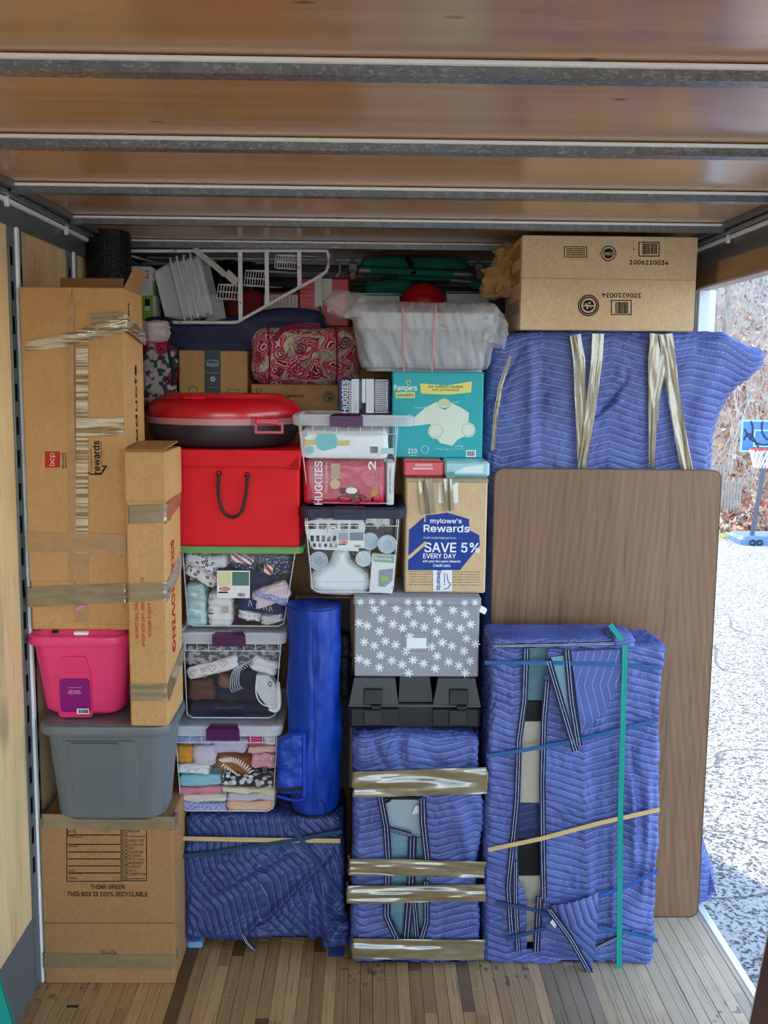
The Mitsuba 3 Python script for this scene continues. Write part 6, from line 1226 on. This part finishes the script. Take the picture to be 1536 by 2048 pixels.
# things behind the bagged bin
Y = 4.44
t = thing('teal_white_box', 'flat white and teal box behind the left of the bagged bin', 'box'); x0, x1, _, z1 = fr(716, 800, 586, 612, Y); part(t, 'body', cbox(x0, x1, Y, Y + .3, Z3 + .001, z1, .003), flat(206, 214, 214, .5)); decal(t, 'teal_edge', pxrect(720, 806, 588, 592, Y), flat(60, 150, 150), Y); W1T = z1; Y = 4.44
t = thing('white_blue_box', 'flat white and blue box behind the right of the bagged bin', 'box'); x0, x1, _, z1 = fr(893, 978, 583, 612, Y); part(t, 'body', cbox(x0, x1, Y, Y + .3, Z3 + .001, z1, .003), flat(210, 214, 220, .5)); decal(t, 'blue_edge', pxrect(895, 976, 584, 588, Y), flat(80, 90, 150), Y)
t = thing('red_ball', 'shiny red ball peeking over the bagged bin', 'ball')
Yr_ = 4.30; c = at(846, 605, Yr_); c[2] = Z3 + .0955 + .004; m_ = trimesh.creation.icosphere(4, .094); m_.apply_translation((c[0], Yr_, c[2] - .004)); part(t, 'shell', m_, flat(190, 14, 20, .25, .6, 0, .6), smooth=True)
for i in (-1, 0, 1):
    a_ = np.linspace(0, 2 * np.pi, 49)[:-1]; rr_ = .0942 * math.cos(i * .42); part(t, 'seam', tube(np.stack([c[0] + rr_ * np.cos(a_), Yr_ + rr_ * np.sin(a_), c[2] - .004 + .094 * math.sin(i * .42) + 0 * a_ + .045], 1) if False else np.stack([c[0] + rr_ * np.cos(a_), Yr_ + .094 * math.sin(i * .42) * .6 + rr_ * np.sin(a_) * .75, c[2] - .004 + rr_ * np.sin(a_) * .0 + np.sqrt(np.maximum(.0942 ** 2 - (rr_ * np.cos(a_)) ** 2 - (.094 * math.sin(i * .42) * .6 + rr_ * np.sin(a_) * .75) ** 2, 0))], 1), .0014, 4, True), flat(120, 6, 12, .5))
t = thing('folded_canvas_cart', 'folded cart with green canvas rolls and metal casters at the back under the ceiling', 'cart')
Y = 4.52
def cloth_roll(nm, l, r, a, b, dy, dep, seed, m='green_canvas', amp=.02):
    q0, q1, q2, q3 = fr(l, r, a, b, Y + dy); V, F_, N, U, L = softbox(q0, q1, Y + dy, Y + dy + dep, q2, q3, .45 * (q3 - q2), .008); part(t, nm, trimesh.Trimesh(V + N * ((meshkit.fbm(V * np.array([10, 20, 26]), 3, seed) - .5) * amp)[:, None], F_, process=False), m, smooth=True)
cloth_roll('canvas', 722, 938, 514, 540, .0, .2, 1); cloth_roll('canvas', 730, 826, 556, 592, .0, .1, 2); cloth_roll('canvas', 790, 905, 548, 562, .02, .12, 3); cloth_roll('canvas', 940, 968, 556, 582, .0, .08, 4)
part(t, 'bar', tube([at(718, 541, Y - .03), at(942, 549, Y - .03)], .014, 12), flat(130, 136, 138, .35, .5, .4), smooth=True, label='grey metal bar'); part(t, 'bar_sleeve', tube([at(741, 541, Y - .032), at(906, 548, Y - .032)], .0165, 12), 'green_canvas', smooth=True)
part(t, 'bar', tube([at(900, 560, Y + .02), at(960, 566, Y + .02)], .012, 10), flat(120, 124, 126, .35, .5, .4), smooth=True)
for px in (706, 957):
    k = part(t, 'caster', cbox(at(px - 10, 540, Y)[0], at(px + 10, 540, Y)[0], Y - .03, Y + .03, at(px, 546, Y)[2], at(px, 526, Y)[2], .006), flat(104, 106, 104, .4, .5, .5), label='metal caster')
    w_ = trimesh.creation.cylinder(.024, .022, sections=28); rot(w_, 90, [0, 1, 0], (0, 0, 0)); w_.apply_translation((at(px, 548, Y)[0], Y - .02, at(px, 550, Y)[2])); part(k, 'wheel', w_, flat(150, 118, 70, .5), smooth=40, label='tan wheel'); part(k, 'stem', tube([at(px, 530, Y), at(px, 514, Y)], .008, 8), flat(110, 112, 112, .4, .5, .5))
part(t, 'strap', ribbon([at(815, 512, Y - .012), at(822, 530, Y - .03), at(828, 548, Y - .055)], .024, .002, 4, up='n', thick=.003), flat(14, 14, 16, .6)); part(t, 'strap', ribbon(curve([at(745, 560, Y - .02), at(765, 556, Y - .03), at(778, 550, Y - .03)], 12), .012, .001, 5, up='n', thick=.003), flat(14, 14, 16, .6))
part(t, 'folded_frame', cbox(at(700, 560, Y)[0], at(965, 560, Y)[0], Y + .12, Y + .16, W1T + .001, at(768, 566, Y)[2], .004), flat(28, 32, 44, .6))

# crumpled paper beside the large box
t = thing('kraft_paper_sheet', 'crumpled brown wrapping paper at the left of the large pale cardboard box', 'paper')
Y = 3.95
q0, q1, q2, q3 = fr(966, 1030, 478, 640, Y, at(990, 606, Y)[2]); V, F_, N, U, L = softbox(q0 + .02, q1, Y, Y + .1, SFT + .001 if False else q2, q3, .04, .006)
h_ = np.clip((V[:, 2] - q2) / (q3 - q2), 0, 1); V[:, 0] += (h_ - .4) * .05 - .05 * (1 - h_) * (V[:, 0] < (q0 + q1) / 2) * 0 - .03 * (h_ < .55) * (V[:, 0] < q0 + .05)
nz = np.abs(meshkit.fbm(V * np.array([20, 20, 14]), 3, 3) - .5) * .16 - .03; part(t, 'sheet', trimesh.Trimesh(V + N * nz[:, None], F_, process=False), 'kraft_paper', smooth=25)

# leaning things near the camera
t = thing('teal_bar', 'flat turquoise metal bar leaning at the bottom left corner by the wall', 'metal bar')
p0, p1 = at(-12, 1965, 2.80), at(17, 2060, 2.80); dvec = (p1 - p0) / np.linalg.norm(p1 - p0); pf = p0 + dvec * (p0[2] / -dvec[2]); pu = p0 - dvec * .8; pu[0] = max(pu[0], XL + .03)
part(t, 'bar', ribbon([pf + np.array([0, 0, .012]), p1 if p1[2] > .01 else p0, p0, p0 - dvec * .05], .034, 0, up='n', thick=.012, m=3), flat(34, 156, 140, .4, .5))
t = thing('wooden_sheet', 'brown wooden sheet with a pale edge leaning at the bottom right corner of the doorway', 'wooden board')
Yw = 2.72
p0, p1 = at(1536, 1866, Yw), at(1499, 2046, Yw); dv = (p0 - p1) / (p0[2] - p1[2]); a0 = p1 - dv * p1[2]; a1 = a0 + dv * .95; nrm = np.array([dv[2], 0, -dv[0]]) / np.linalg.norm([dv[2], dv[0]])
def slab(o0, o1, ya, yb): 
    b0 = a0 + nrm * o0; b1 = a0 + nrm * o1; return trimesh.convex.convex_hull(np.array([(q_[0], yy_, q_[2]) for yy_ in (ya, yb) for q_ in (b0 + np.array([0, 0, .012]), b1 + np.array([0, 0, .012]), b0 + dv * .95, b1 + dv * .95)]))
part(t, 'face', slab(.002, .016, 1.5, Yw), flat(92, 58, 38, .45)); part(t, 'edge_band', slab(.0, .0165, Yw, Yw + .002), flat(196, 176, 160, .4))

# ---------------------------------------------------------------- outside
labels['ground'] = {'kind': 'structure'}
solo('ground', box(-40, 60, -40, 20.6, -1.6, -1.1), 'asphalt')
labels['hillside'] = {'kind': 'structure'}
def hill_z(x, y):
    s = np.clip(y - 20.6, 0, None); return -1.12 + .10 * np.clip(s, 0, 2.2) + .62 * np.clip(s - 1.6, 0, 30) * np.clip((s - 1.6) / 3, 0, 1) ** .5 + .35 * (meshkit.fbm(np.stack([x * .5, y * .5, 0 * x], -1), 3, 2) - .5) * np.clip(s / 2, 0, 1)
gx, gy = np.meshgrid(np.linspace(-30, 60, 140), np.linspace(20.5, 50, 90), indexing='ij')
solo('hillside', trimesh.Trimesh(np.stack([gx.ravel(), gy.ravel(), hill_z(gx, gy).ravel()], 1), gridfaces(140, 90), process=False), 'hill_soil', smooth=True)
n = 26000
lx, ly = RNG.uniform(4.5, 19, n), 21.0 + 22 * RNG.random(n) ** 1.5
lz = hill_z(lx, ly) + RNG.uniform(.01, .12, n)
U1 = RNG.normal(size=(n, 3)); U1 /= np.linalg.norm(U1, axis=1, keepdims=True); U2 = np.cross(U1, RNG.normal(size=(n, 3))); U2 /= np.linalg.norm(U2, axis=1, keepdims=True)
sz = RNG.uniform(.05, .13, n)[:, None]; C0 = np.stack([lx, ly, lz], 1)
V = np.stack([C0 - U1 * sz, C0 + U2 * sz * .6, C0 + U1 * sz, C0 - U2 * sz * .6], 1).reshape(-1, 3); F = np.arange(n * 4).reshape(n, 4); F = np.vstack([F[:, [0, 1, 2]], F[:, [0, 2, 3]]])
pal = np.array([lin(c) for c in ((214, 176, 150), (196, 140, 120), (226, 204, 180), (176, 110, 96), (206, 190, 170), (186, 150, 140), (220, 160, 112), (150, 120, 104))])
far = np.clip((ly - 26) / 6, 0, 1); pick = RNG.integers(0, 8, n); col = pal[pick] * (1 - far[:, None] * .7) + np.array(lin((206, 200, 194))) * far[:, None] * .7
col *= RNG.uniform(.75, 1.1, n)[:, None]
labels['fallen_leaves'] = {'label': 'tan and rust fallen leaves covering the slope beyond the driveway', 'category': 'leaves', 'kind': 'stuff'}
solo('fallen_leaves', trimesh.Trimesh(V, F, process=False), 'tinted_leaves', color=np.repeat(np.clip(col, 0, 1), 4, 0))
def stem(x, y, hgt, r, lean, seed, sides=3, n=7):
    rg = np.random.default_rng(seed); z0 = float(hill_z(np.array(x), np.array(y))) - .1; t = np.linspace(0, 1, n); a = rg.uniform(0, 6.28); b = rg.normal(size=2) * .25
    return np.stack([x + lean * hgt * t ** 1.6 * math.cos(a) + b[0] * np.sin(t * 3), y + lean * hgt * t ** 1.6 * math.sin(a) * .5 + b[1] * np.sin(t * 3), z0 + hgt * t], 1), r * (1 - .75 * t)
ms = []
for i in range(3200):
    y = 23 + 16 * RNG.random() ** 1.1; x = RNG.uniform(5.5, 18); p, r = stem(x, y, RNG.uniform(.6, 2.6), RNG.uniform(.005, .013), RNG.uniform(.2, .9), i); ms.append(tube(p, r, 3))
labels['bare_brush'] = {'label': 'pale leafless brush and twigs on the slope beyond the driveway', 'category': 'brush', 'kind': 'stuff'}
solo('bare_brush', cat(ms), flat(186, 180, 173, .9, .1))
TR = [('slim bare tree leaning left at the top of the view beyond the door', 9.3, 27, 8, .07), ('bare tree with pale bark nearest the door edge', 8.2, 30, 9, .10), ('bare tree behind the basketball backboard', 10.2, 29, 9, .09), ('thick pale bare tree higher on the slope', 11.3, 33, 10, .14), ('bare tree near the wooden fence', 8.0, 25.5, 7, .06), ('dark bare sapling leaning across the slope', 9.6, 24.5, 6, .035), ('pale bare tree at the right edge beyond the door', 12.6, 36, 11, .15)]
for i, (lb_, x, y, h, r) in enumerate(TR):
    t = thing('bare_tree', lb_, 'tree'); p, rr_ = stem(x, y, h, r, .12 if i != 5 else .8, 900 + i, 8, 14); part(t, 'trunk', tube(p, rr_, 7), 'bark', smooth=True)
    for k in range(9):
        rg = np.random.default_rng(50 * i + k); j = rg.integers(3, 12); a = rg.uniform(0, 6.28); L_ = rg.uniform(.8, 2.4); tt = np.linspace(0, 1, 7)[:, None]
        part(t, 'branch', tube(p[j] + tt * L_ * np.array([math.cos(a), .4 * math.sin(a), .45]) + np.sin(tt * 4 + k) * .08 * np.array([0, 0, 1]), (rr_[j] * .5 * (1 - .8 * tt[:, 0])), 5), 'bark', smooth=True)
t = thing('wooden_fence', 'weathered grey picket fence at the foot of the slope', 'fence'); FW = flat(150, 142, 134, .9, .1); Yf = 22.3
for i in range(13):
    px = 1410 + i * 6.0; top = 932 if i < 7 else 962; b_ = at(px, 1004, Yf)[2]; u_ = at(px, top, Yf)[2]; xx = at(px, 970, Yf)[0]
    part(t, 'picket', cbox(xx - .025, xx + .025, Yf, Yf + .02, float(hill_z(np.array(xx), np.array(Yf))) - .05, u_, .004), FW)
for py, l, r in ((932, 1405, 1448), (948, 1405, 1448), (970, 1440, 1484), (996, 1405, 1484)): part(t, 'rail', cbox(at(l, py, Yf)[0], at(r, py, Yf)[0], Yf + .02, Yf + .05, at(1440, py + 2, Yf)[2], at(1440, py - 2, Yf)[2], .004), FW)
t = thing('basketball_hoop', 'portable basketball hoop with blue backboard standing at the edge of the driveway', 'basketball hoop')
Yh = 19.6; g0 = -1.1; q = lambda px, py, d=0: at(px, py, Yh + d)
STEEL = flat(70, 80, 96, .4, .5)
part(t, 'pole', tube([(q(1506, 1080)[0], Yh + .1, g0 + .08), q(1519, 985, .1), q(1531, 905, .1)], .045, 12), STEEL, smooth=True)
part(t, 'base', loft([(q(1479, 1085)[0], q(1570, 1085)[0], Yh - .1, Yh + .75, g0, .1), (q(1479, 1085)[0], q(1570, 1085)[0], Yh - .1, Yh + .75, g0 + .10, .1), (q(1484, 1085)[0], q(1565, 1085)[0], Yh - .04, Yh + .7, g0 + .17, .1)], cap1=True), flat(96, 122, 158, .5), smooth=30)
for px in (1500, 1514): part(t, 'wheel', tube([(q(px, 1088)[0] + .05 * math.cos(a_), Yh - .14, g0 + .06 + .05 * math.sin(a_)) for a_ in np.linspace(0, 6.28, 17)[:-1]], .014, 6, True), flat(14, 14, 18, .5))
for d_ in (-.45, .55): part(t, 'brace', tube([(q(1514, 1040)[0], Yh + .1, g0 + .75), (q(1506, 1080)[0] + d_, Yh + .5, g0 + .15)], .012, 6), STEEL)
bb0, bb1, bz0, bz1 = fr(1480, 1592, 840, 904, Yh); 
part(t, 'backboard', cbox(bb0, bb1, Yh - .03, Yh, bz0, bz1, .01), flat(60, 112, 168, .35, .5), label='blue backboard')
def bframe(x0, x1, z0, z1, w, dy, m, nm): part(t, nm, plate(sg.box(x0, z0, x1, z1).difference(sg.box(x0 + w, z0 + w, x1 - w, z1 - w)), Yh - .03 - dy, .012), m)
CY = flat(150, 206, 226, .4); bframe(bb0, bb1, bz0, bz1, .035, .0, CY, 'border'); xm = (bb0 + bb1) / 2; bframe(xm - .3, xm + .3, bz0 + .10, bz0 + .44, .03, .0, CY, 'target_square')
for i, pts in enumerate((((1488, 880), (1500, 868), (1512, 885), (1520, 898)), ((1490, 858), (1510, 884), (1530, 890), (1550, 876)), ((1502, 842), (1506, 862), (1500, 880)), ((1526, 842), (1524, 860), (1536, 880)))): part(t, 'curve_print', ribbon(curve([q(*p_, -.045) for p_ in pts], 20), .03, 0, up='n', m=2), flat(24, 32, 56, .5))
rc = np.array([q(1512, 893)[0], Yh - .30, bz0 + .07]); part(t, 'rim', tube([rc + np.array([.23 * math.cos(a_), .23 * math.sin(a_), 0]) for a_ in np.linspace(0, 6.28, 33)[:-1]], .012, 6, True), flat(196, 70, 62, .4), smooth=True, label='red rim')
net = []
for k in range(14):
    for s_ in (-1, 1): net.append(tube([rc + np.array([(.23 - .10 * u_) * math.cos(6.283 * (k + s_ * u_ * 1.6) / 14), (.23 - .10 * u_) * math.sin(6.283 * (k + s_ * u_ * 1.6) / 14), -.36 * u_]) for u_ in np.linspace(0, 1, 6)], .008, 4))
part(t, 'net', cat(net), flat(226, 222, 220, .8), kind='stuff', label='white net'); part(t, 'rim_bracket', cbox(rc[0] - .05, rc[0] + .05, Yh - .10, Yh - .03, rc[2] - .05, rc[2] + .02, .008), flat(196, 70, 62, .4)); part(t, 'board_arm', tube([q(1531, 905, .1), (xm, Yh, (bz0 + bz1) / 2)], .03, 8), STEEL)
n = 2500; lx = RNG.uniform(5, 16, n); ly = RNG.uniform(20.3, 20.9, n); ms_ = []
V = np.stack([np.stack([lx - .012, ly, 0 * lx - 1.1], 1), np.stack([lx + .012, ly, 0 * lx - 1.1], 1), np.stack([lx + RNG.normal(size=n) * .05, ly + RNG.normal(size=n) * .05, -1.1 + RNG.uniform(.04, .12, n)], 1)], 1).reshape(-1, 3)
labels['grass_edge'] = {'label': 'dry yellow grass along the far edge of the driveway', 'category': 'grass', 'kind': 'stuff'}
solo('grass_edge', trimesh.Trimesh(V, np.arange(3 * n).reshape(n, 3), process=False), flat(206, 200, 140, .9, .1))
